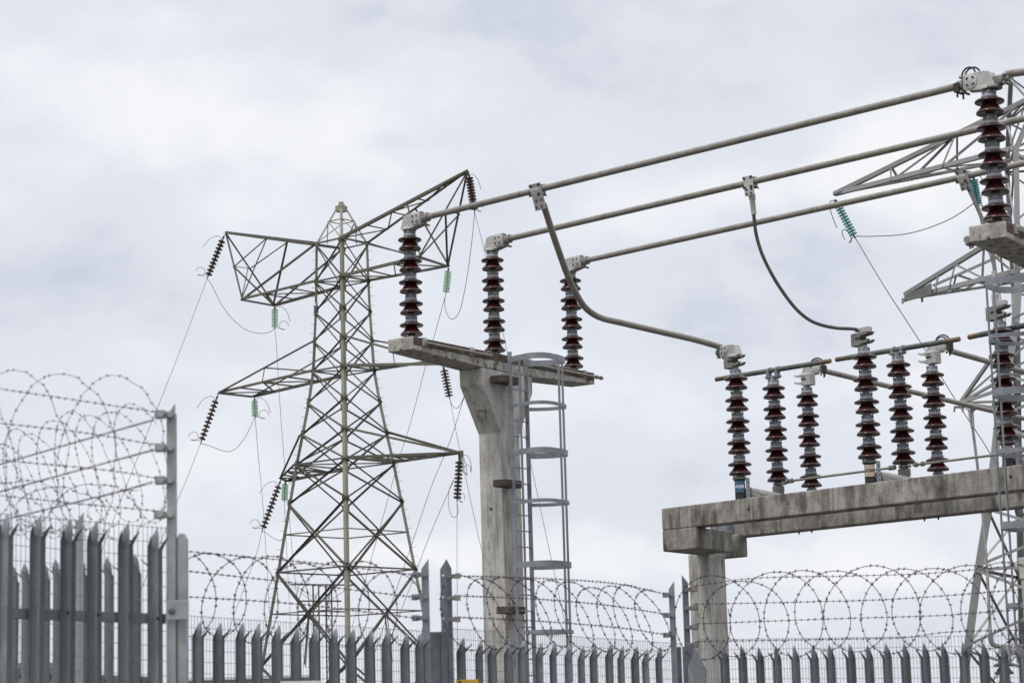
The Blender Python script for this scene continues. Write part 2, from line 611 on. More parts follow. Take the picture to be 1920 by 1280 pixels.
def tgantry(A, label, ladder_side, lname):
    W_ = 0.425
    L_ = 4.54

    def P(s, n, z):
        return A + bL * s + nL * n + np.array([0, 0, z - ZT])
    root = thing('concrete_gantry', label, 'gantry', np.append(P(2.3, -W_ / 2, 0)[:2], 0), 'concrete T gantries carrying the busbars')
    b = MB()
    prof = [(0, ZT), (L_, ZT), (L_, ZT - .175), (2.9, ZT - .245), (1.6, ZT - .245), (0, ZT - .18)]
    b.prism(prof, A - np.array([0, 0, ZT]) - nL * W_ / 2, bL, Z, nL * W_)
    b.build('crossbeam', CONC_BEAM, root, bevel=.012)
    # brown algae band along the upper half of the long face: a 3 mm skin of growth
    b = MB()
    for sg in (1, -1):
        o = A + bL * .02 + nL * (0.002 if sg > 0 else -W_ - 0.002) - np.array([0, 0, .110])
        b.box(o + bL * (L_ - .04) / 2 + Z * .047, bL * (L_ - .04), nL * .004, Z * .108)
    b.build('algae_band', BROWN, root)
    b = MB()
    c0 = 2.03
    # capital: flares in the beam direction, straight collar above; inset 3 mm from the beam face
    y0, y1 = -0.003, -0.395
    zs = [(ZT - .248, 1.595, 2.86), (ZT - .48, 1.60, 2.86), (ZT - 1.13, 2.03, 2.50), (0.0, 2.03, 2.50)]
    vs = []
    for (z, s0, s1) in zs:
        vs += [P(s0, y0, z), P(s1, y0, z), P(s1, y1, z), P(s0, y1, z)]
    fs = [(3, 2, 1, 0), (12, 13, 14, 15)]
    for i in range(3):
        for j in range(4):
            a, c = i * 4 + j, i * 4 + (j + 1) % 4
            fs.append((a, c, c + 4, a + 4))
    b.add(vs, fs)
    b.build('column', CONC, root, bevel=.014)
    # conduits clipped along the faces
    for (s0, s1, zo) in ((.22, 1.72, .075), (2.75, 4.62, .075)):
        b = MB()
        b.tube([P(s0, .06, ZT - zo), P(s1, .06, ZT - zo)], .018, 10)
        for s in (s1 - .02, s1 - .14):
            b.tube([P(s, .06, ZT - zo), P(s + .05, .06, ZT - zo)], .030, 10)
        b.build('conduit', ALU, root, smooth=40)
        b = MB()
        for s in (s0 + .02, s1 - .38):
            b.mark()
            b.box(P(s, .02, ZT - zo + .02), bL * .07, nL * .036, Z * .11)
            b.tube([P(s, .035, ZT - zo + .04), P(s, .055, ZT - zo + .04)], .016, 8)
        b.build_each('conduit_clip', CAST, root)
    # small recess, rust pin and bolt holes in the column
    b = MB()
    nn = nrm(np.cross(bL, Z))
    q = onplane(905, 770, P(1.86, 0, 0), nrm(np.array([-bL[0], -bL[1], -0.66]))) if ladder_side > 0 else P(1.8, -.2, ZT - .8)
    b.box(q, bL * .02, nL * .11, Z * .02)
    b.box(q + nL * .03 - Z * .05 + bL * .02, bL * .02, nL * .012, Z * .09)
    b.build('rusty_fixing', RUST, root)
    b = MB()
    for z in (4.65, 2.6):
        b.mark()
        b.tube([P(2.04, -.21, z), P(2.026, -.21, z)], .022, 10)
    b.build_each('bolt_hole', DARK, root)
    return root, P, W_


gantryL, PL, WB = tgantry(A0, 'weathered concrete T column with the caged ladder on its near right face', 1, 'l')
A0r = onz(1885, 413.5, ZT)
gantryR, PR, _ = tgantry(A0r, 'concrete T beam end at the upper right edge, under the tallest insulator', -1, 'r')
# grounding pipe end under the right beam
b = MB()
q = onplane(1815, 450, A0r - nL * .47, nL)
b.tube([q - bL * .02, q + bL * 2.2], .032, 10)
b.tube([q - bL * .03, q + bL * .04], .042, 10)
b.box(q + bL * .09 - Z * .03, bL * .1, nL * .1, Z * .03)
b.tube([q + bL * .05 - Z * .09, q + bL * .05], .012, 6)
b.tube([q + bL * .12 - Z * .07, q + bL * .12], .012, 6)
b.build('conduit', CASTD, gantryR, smooth=40)


# ------------------------------------------------------------------ caged ladders
def ladder(P, side, label, hoop_z, rung_top):
    """side=+1: on the +n face; -1: on the opposite face"""
    base_n = 0.0 if side > 0 else -WB

    def Q(s, n, z):
        if side > 0:
            return P(s, n, z)
        return P(4.53 - s + .30, base_n - n, z)
    root = thing('caged_ladder', label, 'ladder', np.append(Q(2.1, .25, 0)[:2], 0), 'caged ladders on the concrete gantries')
    S = (1.93, 2.33)
    sn = (nL if side > 0 else -nL)
    sb = (bL if side > 0 else -bL)
    for k, s in enumerate(S):
        b = MB()
        b.box(Q(s, .25, (rung_top + .18) / 2), sb * .014, sn * .065, Z * (rung_top + .18))
        b.build('rail', GALV, root)
    z = rung_top - .12
    while z > 0.2:
        b = MB()
        b.tube([Q(S[0], .25, z), Q(S[1], .25, z)], .0095, 8)
        b.build('rung', GALV, root, smooth=40)
        z -= 0.222
    path = [(1.915, .26), (1.85, .42), (1.80, .62)]
    for a in range(0, 91, 15):
        path.append((2.02 - .22 * math.cos(R_(a)), .66 + .22 * math.sin(R_(a))))
    path += [(2.25, .875), (2.40, .845)]
    for a in range(75, -16, -15):
        path.append((2.42 + .14 * math.cos(R_(a)), .69 + .14 * math.sin(R_(a))))
    path += [(2.52, .50), (2.44, .36), (2.345, .26)]
    for k, hz in enumerate(hoop_z):
        h = .082 if k % 2 == 0 else .05
        b = MB()
        pts = [Q(s, n, hz) for s, n in path]
        vs, fs = [], []
        for i, p in enumerate(pts):
            d = pts[min(i + 1, len(pts) - 1)] - pts[max(i - 1, 0)]
            nn = nrm(np.cross(d, Z)) * .004
            vs += [p - nn - Z * h / 2, p + nn - Z * h / 2, p + nn + Z * h / 2, p - nn + Z * h / 2]
        for i in range(len(pts) - 1):
            for j in range(4):
                a, c = i * 4 + j, i * 4 + (j + 1) % 4
                fs.append((a, c, c + 4, a + 4) if side > 0 else (a, a + 4, c + 4, c))
        b.add(vs, fs)
        b.build('hoop', GALV, root, smooth=45)
    for (s, n) in (((1.86, .46), (2.24, .866), (2.36, .846)) if side > 0 else ((1.86, .46), (2.09, .874), (2.33, .866))):
        b = MB()
        zl, zh = 2.2, hoop_z[0] - .02
        b.box(Q(s, n, (zl + zh) / 2), sb * .045, sn * .01, Z * (zh - zl))
        b.build('cage_bar', GALV, root)
    for bz in (hoop_z[0] - .27, hoop_z[0] - 1.74, hoop_z[0] - 3.5):
        b = MB()
        b.box(Q(1.98, .13, bz), sb * .45, sn * .21, Z * .10)
        b.build('standoff_bracket', RUST, root, bevel=.008)
    return root


hz_px = [675, 762, 850, 943, 1060, 1186]
hoopz = [onplane(957 + i * 2, y, A0 + nL * .26, nL)[2] for i, y in enumerate(hz_px)]
ladder(PL, 1, 'grey galvanised caged ladder climbing the T column in the middle', hoopz, hoopz[0] - .06)
dz = onplane(1853, 514, A0r - nL * 1.0, nL)[2] - hoopz[0]
ladder(PR, -1, 'grey galvanised caged ladder cut off by the right edge of the photo', [h + dz for h in hoopz], hoopz[0] + dz - .06)

# ================================================================== POST INSULATORS
UNIT = .297
SHED_P = [(.046, 0.02), (.055, .040), (.10, .040), (.128, .030), (.146, .022), (.152, .026), (.1535, .036), (.150, .049), (.141, .060), (.128, .073), (.108, .094),
          (.090, .118), (.078, .134), (.077, .140), (.10, .146), (.130, .145), (.154, .146), (.1615, .151), (.1635, .160), (.160, .171), (.142, .183), (.115, .195), (.090, .203)]
CAP_P = [(.086, .203), (.088, .212), (.086, .224), (.079, .237), (.071, .248), (.066, .255), (.063, .263), (.061, .285), (.048, .287), (.044, .318)]


def make_insulator():
    root = thing('post_insulator', 'x', 'insulator', (0, 0, 0))
    p0 = c0 = None
    for k in range(5):
        if k == 0:
            b = MB()
            b.lathe(SHED_P, (0, 0, 0), n=40)
            sh = b.build('porcelain_shed', PORC, root, smooth=50)
            b = MB()
            b.lathe(CAP_P, (0, 0, 0), n=28)
            for a in range(6):
                t = a * math.pi / 3 + .3
                q = np.array([math.cos(t) * .072, math.sin(t) * .072, .268])
                b.box(q, (math.cos(t) * .02, math.sin(t) * .02, 0), (-math.sin(t) * .026, math.cos(t) * .026, 0), (0, 0, .034))
                b.tube([q + [0, 0, .012], q + [0, 0, .03]], .007, 6)
            cp = b.build('metal_cap', CAPM, root, smooth=35)
            p0, c0 = sh, cp
        else:
            for src in (p0, c0):
                c = src.copy()
                COL.objects.link(c)
                c.parent = root
                c.location = (0, 0, UNIT * k)
                c.rotation_euler = (0, 0, 1.3 * k)
    b = MB()
    b.lathe([(.075, -.03), (.075, -.005), (.055, 0.0), (.046, .03)], n=20)
    b.build('base_flange', CASTD, root, smooth=40)
    return root


INS0 = make_insulator()
first = [True]


def place_insulator(loc, rz, label, group):
    if first[0]:
        r = INS0
        first[0] = False
    else:
        r = INS0.copy()
        COL.objects.link(r)
        for ch in INS0.children:
            if ch.name.split('.')[0] not in ('porcelain_shed', 'metal_cap', 'base_flange'):
                continue
            c = ch.copy()
            COL.objects.link(c)
            c.parent = r
    r.location = tuple(float(x) for x in loc)
    WLOC[r.name] = np.array(loc, float)
    r['label'] = label
    r['category'] = 'insulator'
    r['group'] = group
    return r


TOPH = UNIT * 5 + .02          # height of the cap top above the foot


def head(root, loc, ax, length=.30, name='busbar_clamp', rings=False, sc=1.0, m=CAST):
    """cast clamp on an insulator: cheek plates with slotted discs, saddle and bolts; ax = direction of the bar"""
    ax = nrm([ax[0], ax[1], 0])
    sd_ = np.array([ax[1], -ax[0], 0.0])
    o = np.array(loc, float)
    b = MB()
    poly = [(-.115, 0), (-.05, .175), (.02, .19), (.25, .195), (.275, .17), (.28, .04), (.25, .01), (.1, -.015)]
    poly = [(x * sc, z * sc) for x, z in poly]
    for s in (-1, 1):
        b.prism(poly, o + sd_ * s * .055 * sc, ax, Z, sd_ * .022 * sc)
    b.prism([(x * .92, z * .9 + .008) for x, z in poly], o, ax, Z, sd_ * .09 * sc)
    b.lathe([(.10, -.025), (.10, 0.0), (.075, .02)], o, Z, 16)
    h = b.build(name, m, root, bevel=.006)
    for s in (-1, 1):
        b = MB()
        c = o + ax * .18 * sc + Z * .10 * sc
        b.lathe([(.083 * sc, 0), (.083 * sc, .010), (.07 * sc, .014)], c + sd_ * s * .066 * sc, sd_ * s, 22)
        b.cur = 1
        for k in range(4):
            t = k * math.pi / 2 + math.pi / 4
            p = c + (ax * math.cos(t) + Z * math.sin(t)) * .053 * sc + sd_ * s * .079 * sc
            tt = nrm(-ax * math.sin(t) + Z * math.cos(t))
            b.box(p, tt * .034 * sc, nrm(np.cross(tt, sd_)) * .022 * sc, sd_ * .008)
        b.build('clamp_disc', [m, DARK], root, smooth=40)
    b = MB()
    for x, z in ((.30, .01), (.30, .17)):
        for s in (-1, 1):
            q = o + ax * x * sc + Z * z * sc + sd_ * s * .05 * sc
            b.mark()
            b.tube([q - sd_ * s * .02, q + sd_ * s * .035], .016, 6)
    b.build_each('clamp_bolt', CASTD, root)
    b = MB()
    b.tube([o + ax * .29 * sc + Z * .10 * sc, o + ax * .37 * sc + Z * .10 * sc], .062 * sc, 12)
    b.build('collar', CASTD, root)
    if rings:
        b = MB()
        for s, rr in ((-.03, .085), (.05, .10)):
            c = o + ax * .22 * sc + Z * .19 * sc + sd_ * s
            b.tube([c + ax * (math.cos(a) * rr) + Z * (math.sin(a) * rr) for a in np.linspace(-.25, math.pi + .35, 16)], .011, 6)
        q = o + ax * .36 * sc + Z * .07
        b.box(q, ax * .07, sd_ * .16, Z * .10)
        for s in (-1, 1):
            b.tube([q + sd_ * s * .06 - Z * .11, q + sd_ * s * .06 + Z * .06], .012, 6)
        b.build('bonding_loop', DARK, root, smooth=50)
    return h


ZS = at(768, 632, 30)[2]
busL = 'post insulators on the left concrete beam'
ins_px = [(772, 632, 'leftmost insulator on the left concrete beam, nearest the lattice pylon'),
          (928, 662, 'insulator standing directly over the concrete column beside the ladder top'),
          (1075, 692, 'insulator on the right tip of the left beam, crossed by the bent tube')]
ZB = ZS + TOPH + .105
BUS_R = [(1830, 155), (1920, 222), (1920, 306)]
INS_T = []
BUSP = []
for (x, y, lab), pr in zip(ins_px, BUS_R):
    foot = onz(x, y, ZS)
    r = place_insulator(foot, 0, lab, 'post insulators carrying the busbars')
    INS_T.append(r)
    e1 = onz(pr[0], pr[1], ZB)
    p0 = np.array([foot[0], foot[1], ZB])
    ax = nrm(e1 - p0)
    head(r, foot + Z * TOPH, ax)
    BUSP.append((p0, e1, ax))
footR = onz(1870, 417, ZS)
rR = place_insulator(footR, 0, 'tallest looking insulator, on the concrete beam end at the upper right', 'post insulators carrying the busbars')
axR = nrm([BUSP[0][0][0] - footR[0], BUSP[0][0][1] - footR[1], 0])
head(rR, footR + Z * TOPH, axR, rings=True)
head(rR, footR + Z * TOPH - axR * .06, -axR, sc=.55, name='terminal_clamp', m=CASTD)

# busbars
lab_b = ['uppermost grey busbar tube, running from the leftmost insulator up to the right',
         'middle grey busbar tube, with the grey plate holding the thin cable',
         'lowest grey busbar tube, crossing in front of the right pylon arm']
for i, ((p0, e1, ax), lab) in enumerate(zip(BUSP, lab_b)):
    if i == 0:
        end = footR + Z * (ZB - ZS) + axR * .30
        st = p0 + ax * .30
    else:
        end = p0 + (e1 - p0) * 1.28
        st = p0 + ax * .30
    b = MB()
    b.tube([st + (end - st) * t for t in np.linspace(0, 1, 14)], .042, 16)
    tag(b.build('busbar', ALU, smooth=50), lab, 'busbar', 'aluminium busbars overhead')
b = MB()
s0 = footR + Z * (ZB - ZS) - axR * .22
s1 = onz(1935, 133, ZB + .02)
b.tube([s0, s1 + (s1 - s0) * 1.5], .042, 16)
tag(b.build('busbar', ALU, smooth=50), 'short busbar piece leaving the upper right corner past the tall insulator', 'busbar', 'aluminium busbars overhead')

# ================================================================== DISCONNECTOR GANTRY
Z2 = at(1388, 893, 30.6)[2]
ZG = 4.585
E0 = onz(1240, 953, ZG)
E1 = onz(1900, 872, ZG)
a2 = nrm(E1 - E0)
n2v = np.array([-a2[1], a2[0], 0.0])
b2 = nrm(n2v - a2 * .30)
gd = thing('concrete_gantry', 'low concrete gantry with twin beams under the row of small insulators', 'gantry',
           np.append((E0 + b2 * 1.2)[:2], 0))
HB = .305
b = MB()
LB = 9.0
b.hexa(E0 - Z * HB, a2 * LB, b2 * .32, Z * HB)
b.build('front_beam', CONC_DARK, gd, bevel=.014)
# rear beam
rb0 = onplane(1366, 1005, E0 + n2v * 1.95, n2v)
rb0 = np.array([rb0[0], rb0[1], ZG - HB - .0])
b = MB()
b.hexa(rb0, a2 * LB, b2 * .32, Z * HB)
b.build('rear_beam', CONC_DARK, gd, bevel=.014)
# capital
zc1, zc0 = ZG - HB - .003, onplane(1240, 1034, E0, n2v)[2]
b = MB()
cw = .66
b.hexa(E0 + Z * (zc0 - ZG), a2 * cw, b2 * 1.15, Z * (zc1 - zc0))
b.build('capital', CONC_DARK, gd, bevel=.014)
q0 = onplane(1352, 1046, E0 + n2v * 1.75, n2v)
q1 = onplane(1390, 1042, E0 + n2v * 1.75, n2v)
qt = onplane(1352, 1005, E0 + n2v * 1.75, n2v)
b = MB()
b.hexa(q0 - a2 * .55, (q1 - q0) * [1, 1, 0] + a2 * .55, b2 * .22, Z * (qt[2] - q0[2]))
b.build('rear_bracket', CONC_DARK, gd, bevel=.014)
k0 = onplane(1287.5, 1044, E0 + n2v * 1.0, n2v)
k1 = onplane(1325, 1043, E0 + n2v * 1.0, n2v)
kw = np.linalg.norm((k1 - k0)[:2])
b = MB()
k0[2] = 0
cs = .05
poly = [(cs, 0), (kw - cs, 0), (kw, cs), (kw, .60), (0, .60), (0, cs)]
b.prism(poly, k0 + Z * (zc0 + .02) / 2, a2, b2, Z * (zc0 + .02))
b.build('column', CONC, gd, bevel=.012)
b = MB()
for px0, px1 in ((1332, 1345), (1347, 1364)):
    p = onplane(px0, 1003, E0 + n2v * 1.35, n2v)
    p2_ = onplane(px1, 1003, E0 + n2v * 1.35, n2v)
    b.mark()
    b.hexa(np.array([p[0], p[1], zc1 + .002]), (p2_ - p) * [1, 1, 0], b2 * .25, Z * .16)
b.build_each('steel_packer', GALV, gd)
b = MB()
for (x, y) in ((1403.5, 954), (1895, 893), (1365, 957), (1640, 911)):
    p = onplane(x, y, E0, n2v)
    b.mark()
    b.tube([p + n2v * .02, p - n2v * .003], .024 if x in (1403.5, 1895) else .009, 12)
b.build_each('bolt_hole', DARK, gd)
b = MB()
for (x, y) in ((1498, 995), (1522, 993), (1733, 967), (1759, 964)):
    p = onplane(x, y, E0 + n2v * 2.1, n2v)
    p[2] = ZG - HB
    b.mark()
    b.tube([p, p - Z * .045], [.018, .008], 6)
b.build_each('bolt_end', DARK, gd)

feet = {}
for nm, (x, y) in dict(f1=(1388, 893), m1=(1459, 905), t1=(1522, 915), f2=(1631, 862), m2=(1695, 872), t2=(1759, 885), f3=(1889, 826)).items():
    feet[nm] = onz(x, y, Z2)
labs = dict(f1='front insulator above the blue number plate, with a silver clamp on top',
            m1='insulator at left carrying the middle of the left green switch arm',
            t1='insulator with wire loops on top, between the blue and the cream plates',
            f2='front insulator above the cream number plate, where the thin cable ends',
            m2='insulator carrying the middle of the right green switch arm',
            t2='insulator with wire loops on top, right of the cream plate group',
            f3='insulator seen through the right ladder cage above the pink plate')
GI = {}
for nm, ft in feet.items():
    r = place_insulator(ft, 0, labs[nm], 'insulators of the disconnector switches')
    GI[nm] = r


def jaw(root, o, u, m=CASTD):
    """C shaped contact opening towards u"""
    w = np.array([u[1], -u[0], 0.0])
    b = MB()
    poly = [(-.10, 0), (.06, 0), (.08, .05), (.05, .08), (.06, .12), (.10, .155), (.10, .175), (-.10, .17)]
    b.prism(poly, o, u, Z, w * .13)
    b.build('contact_block', m, root, bevel=.008)
    b = MB()
    for z0 in (.02, .125):
        fing = [(.04, z0), (.16, z0 + .012), (.20, z0 + .04), (.195, z0 + .052), (.12, z0 + .035), (.04, z0 + .045)]
        for s in (-.05, .05):
            b.mark()
            b.prism(fing, o + w * s, u, Z, w * .04)
    b.build_each('contact_finger', m, root)
    b = MB()
    b.box(o + Z * .095 + u * .02, u * .09, w * .136, Z * .03)
    b.build('contact_slot', DARK, root)


topc = Z * TOPH
for nm in ('f1', 'f2', 'f3'):
    jaw(GI[nm], feet[nm] + topc - a2 * .06, a2)
for nm in ('t1', 't2'):
    jaw(GI[nm], feet[nm] + topc + a2 * .02, -a2, CAST)
    head(GI[nm], feet[nm] + topc + Z * .165 + b2 * .02 - a2 * .0, b2 * .4 + a2 * .5, sc=.72, rings=True)
# clamp of the rigid dropper on f1
dropdir = nrm(onz(1330, 646, ZB - 2)[:2].tolist() + [0] - np.append(feet['f1'][:2], 0))
head(GI['f1'], feet['f1'] + topc + Z * .17, -a2, sc=.85)
b = MB()
q = feet['f2'] + topc + Z * .17
b.hexa(q - a2 * .03 - b2 * .05, a2 * .16, b2 * .1, Z * .07)
b.tube([q + Z * .05 - a2 * .12, q + Z * .03 + a2 * .05], .026, 10)
b.build('cable_lug', CAST, GI['f2'], bevel=.006)
b = MB()
q = feet['f3'] + topc + Z * .17
b.hexa(q - a2 * .08 - b2 * .05, a2 * .2, b2 * .1, Z * .06)
b.lathe([(.05, .05), (.05, .14), (.035, .2), (.03, .45)], q - a2 * .04, Z, 12)
b.build('cable_lug', CAST, GI['f3'], bevel=.004)

# number plate boxes under the front insulators (parts of the insulators)
for nm, pm, tm, txt in (('f1', BLUE, WHITE, 'A508'), ('f2', CREAM, BLACK, 'A506'), ('f3', PINK, FADED, 'A506')):
    ft = feet[nm]
    r = GI[nm]
    fx = nrm(np.array([1.0, -.18, 0]))          # the plate looks out at the road
    fy = np.array([fx[1], -fx[0], 0.0])
    hh = .275
    b = MB()
    b.box(ft - Z * .03, fx * .20, fy * .18, Z * .018)
    for s in (-.08, .06):
        b.tube([ft + fx * s + fy * .05 - Z * .06, ft + fx * s + fy * .05 + Z * .005], .015, 6)
    b.build('mounting_plate', CASTD, r)
    b = MB()
    b.box(ft - Z * (.04 + hh / 2) - fx * .01, fx * .132, fy * .14, Z * hh)
    b.build('bearing_box', DARK, r, bevel=.006)
    b = MB()
    b.mark()
    b.box(ft - Z * (.035 + hh / 2) + fx * .085 + fy * .03, fx * .012, fy * .14, Z * (hh + .01))
    b.mark()
    b.box(ft - Z * (.035 + hh / 2) + fx * .108 + fy * .10, fx * .05, fy * .012, Z * (hh + .01))
    b.build_each('support_angle', GALV, r)
    b = MB()
    for zz in (.09, .15, .21, .27):
        p = ft - Z * zz + fx * .11 + fy * .108
        b.mark()
        b.tube([p, p + fy * .004], .008, 8)
    b.build_each('bolt_hole', DARK, r)
    b = MB()
    pc = ft - Z * (.145) - fx * .01 + fy * .078
    b.box(pc, fx * .122, fy * .006, Z * .155)
    pl = b.build('number_plate', pm, r)
    text_on(pl, txt, pc + fy * .0045, fx, Z, .062, tm, wscale=.86)
    # torque tube running back to the rotating post, and its wedge
    b = MB()
    t0 = ft - Z * .20 + fx * .06 + b2 * .1
    kback = feet[{'f1': 'm1', 'f2': 'm2'}.get(nm, 'f3')] if nm != 'f3' else ft + b2 * 1.2 - a2 * .3
    tdir = nrm((kback - ft) * [1, 1, 0])
    b.tube([t0, t0 + tdir * 1.05 - Z * .02], .062, 18)
    b.build('torque_tube', CAST, r, smooth=40)
    b = MB()
    wb = ft + tdir * .05 + fx * .05 - Z * (ft[2] - ZG)
    wp = [(-.18, .005), (.32, .005), (.13, .09), (-.02, .07)]
    b.prism(wp, wb, a2, Z, b2 * .12)
    b.build('wedge_bracket', CASTD, r)

# switch arms: patina tube with copper tips on two clamps, standing on the middle insulator
ZA = feet['m1'][2] + TOPH + .085
arm_px = [((1342.5, 711), (1557, 676.5), 'm1', 'green patinated switch arm with brown copper tips, on the left half of the low gantry'),
          ((1568, 674), (1799, 635.5), 'm2', 'green patinated switch arm with brown copper tips, below the sagging thin cable end')]
arm_len = None
for (p0, p1, mid, lab) in arm_px:
    top = feet[mid] + topc
    e0 = onplane(p0[0], p0[1], top, nrm([0.2, 1, 0]))
    za = onplane((p0[0] + p1[0]) / 2, (p0[1] + p1[1]) / 2, top, nrm([0.2, 1, 0]))[2]
    e0, e1 = onz(*p0, za), onz(*p1, za)
    mm = top + Z * (za - top[2])
    root = thing('switch_arm', lab, 'switch arm', mm, 'disconnector switch arms')
    d = nrm(e1 - e0)
    b = MB()
    tip = .20
    b.tube([e0 + d * tip, e1 - d * tip], .036, 14)
    b.build('arm_tube', PATINA, root, smooth=40)
    for q0_, q1_ in ((e0, e0 + d * tip), (e1 - d * tip, e1)):
        b = MB()
        b.tube([q0_, q1_], .0335, 14)
        b.build('copper_tip', COPPER, root, smooth=40)
    cen = e0 + d * np.dot(mm - e0, d)
    b = MB()
    for s in (-.075, .075):
        q = cen + d * s
        b.mark()
        b.lathe([(.045, -.018), (.045, .018)], q, d, 14)
        b.box(q - Z * (za - top[2]) * .55, d * .045, np.cross(Z, d) * .08, Z * (za - top[2] + .02))
        b.tube([q - Z * .02 + np.cross(Z, d) * .05, q + Z * .06 + np.cross(Z, d) * .05], .008, 6)
    b.mark()
    b.box(top + Z * .012, d * .24, np.cross(Z, d) * .09, Z * .02)
    b.build_each('arm_clamp', CAPM, root)
# third arm, leaving the picture on the right
za = feet['f3'][2] + TOPH - .13
e0 = at(1817, 632, 28.0)
e1 = onz(1935, 607, e0[2])
d = nrm(e1 - e0)
root = thing('switch_arm', 'green switch arm with copper tip reaching behind the right ladder cage', 'switch arm', e0 + d * 1.0, 'disconnector switch arms')
b = MB()
b.tube([e0 + d * .2, e0 + d * 2.1], .036, 14)
b.build('arm_tube', PATINA, root, smooth=40)
for q0_, q1_ in ((e0, e0 + d * .2), (e0 + d * 2.1, e0 + d * 2.3)):
    b = MB()
    b.tube([q0_, q1_], .0335, 14)
    b.build('copper_tip', COPPER, root, smooth=40)

# linkage rod along the middle insulators
root = thing('linkage_rod', 'thin grey linkage rod along the feet of the small insulators', 'rod', feet['m1'] - Z * .04)
zr = Z2 - .03
r0, r1, r2, r3, r4 = (onz(x, y, zr) for x, y in ((1480, 901.5), (1676, 876), (1712, 871.5), (1882, 850.5), (1990, 836)))
b = MB()
b.tube([r0, r1], .017, 10)
b.tube([r2, r3, r4], .017, 10)
b.build('rod', ALU, root, smooth=40)
b = MB()
dd = nrm(r1 - r0)
for p in (r0 - dd * .03, r0 + dd * .04, r1, r1 - dd * .06, r2 + dd * .05, r2 + dd * .16):
    b.mark()
    b.lathe([(.034, -.018), (.034, .018)], p, dd, 8)
b.build_each('clamp_nut', CASTD, root, smooth=35)
for nm, q in (('m1', r0), ('m2', (r1 + r2) / 2)):
    c = feet[nm] + Z * (zr - feet[nm][2])
    b = MB()
    b.bar(c, q, .03, .02)
    b.bar(c + dd * .1, q + dd * .12, .02, .02)
    b.lathe([(.06, -.2), (.07, -.16), (.085, -.13), (.085, -.05), (.055, -.04)], feet[nm], Z, 16)
    b.build('clevis', CASTD, root, smooth=35)

# ---------------------------------------------------------------- droppers
def tee_plate(root, c, ax, w, h, skew, name='tee_clamp', m=CASTD):
    """plate bolted round a busbar, hanging below it; skew = how far its foot leans along ax"""
    sd_ = np.array([ax[1], -ax[0], 0.0])
    b = MB()
    poly = [(-w / 2, .075), (w / 2, .075), (w / 2 + skew, -h), (-w / 2 + skew, -h)]
    b.prism(poly, c + sd_ * .056, ax, Z, sd_ * .014)
    b.prism([(x * .9, z) for x, z in poly[:2]] + [(w * .45, -.08), (-w * .45, -.08)], c - sd_ * .056, ax, Z, sd_ * .014)
    p = b.build(name, m, root, bevel=.004)
    b = MB()
    b.lathe([(.066, -w * .42), (.066, w * .42)], c, ax, 16)
    b.build('collar', CAST, root, smooth=40)
    b = MB()
    for (fx_, fz) in ((-.38, .05), (.38, .05), (-.38, -.075), (.38, -.075)):
        q = c + ax * fx_ * w + Z * fz
        b.mark()
        b.tube([q - sd_ * .085, q + sd_ * .075], .011, 6)
        b.lathe([(.02, 0), (.02, .014)], q + sd_ * .063, sd_, 6)
    for k in range(4):
        q = c + ax * (skew * .75 + (-.25 if k % 2 else .25) * w) - Z * (h * (.55 if k < 2 else .85))
        b.mark()
        b.lathe([(.014, 0), (.014, .012)], q + sd_ * .063, sd_, 6)
    b.build_each('clamp_bolt', DARK, root)


def busdepth(i, x):
    p0, e1, ax = BUSP[i]
    # point of the busbar seen at column x
    ts = np.linspace(0, 1.3, 400)
    best, bd = None, 1e9
    for t in ts:
        p = p0 + (e1 - p0) * t - np.array([0, 0, EYE])
        px = 960 + F_PX * np.dot(p, RT) / np.dot(p, FW)
        if abs(px - x) < bd:
            bd, best = abs(px - x), p0 + (e1 - p0) * t
    return best


c1 = busdepth(0, 1008)
hd = feet['f1'] + topc + Z * .26 - a2 * .28
root = thing('dropper_tube', 'thick bent grey tube swooping from the uppermost busbar to the low gantry', 'dropper', c1)
px1 = [(1019, 383), (1030, 418), (1045, 463), (1062, 510), (1079, 548), (1098, 577), (1125, 595), (1165, 605), (1230, 620), (1300, 636), (1352, 650.5)]
s = np.linspace(0, 1, len(px1))
yy = [c1[1] + (hd[1] - c1[1]) * t ** 1.1 for t in s]
b = MB()
b.tube(spline([at(x, y, Y) for (x, y), Y in zip(px1, yy)], 6), .043, 16)
b.build('tube', ALU, root, smooth=50)
tee_plate(root, c1, BUSP[0][2], .19, .29, .10)

c2 = busdepth(1, 1406)
root = thing('dropper_cable', 'thin dark cable sagging from the middle busbar to the front insulator with the cream plate', 'cable', c2, 'flexible cables hanging from the busbars')
px2 = [(1410, 366), (1412, 385), (1414, 410), (1418, 440), (1428, 474), (1445, 510), (1465, 543), (1490, 576), (1515, 598), (1540, 609), (1570, 615), (1600, 616.5), (1616, 621)]
s = np.linspace(0, 1, len(px2))
e2 = feet['f2'] + topc + Z * .2 - a2 * .1
b = MB()
b.tube(spline([at(x, y, c2[1] + (e2[1] - c2[1]) * t) for (x, y), t in zip(px2, s)], 6), .023, 10)
b.build('cable', CABLE, root, smooth=50)
b = MB()
q0_, q1_ = at(1409.5, 364, c2[1]), at(1413.5, 402, c2[1])
b.tube([q0_, q0_ + (q1_ - q0_) * .25, q0_ + (q1_ - q0_) * .3, q1_], [.045, .045, .036, .033], 12)
b.build('ferrule', CAST, root, smooth=40)
tee_plate(root, c2, BUSP[1][2], .15, .19, .02, m=CAST)

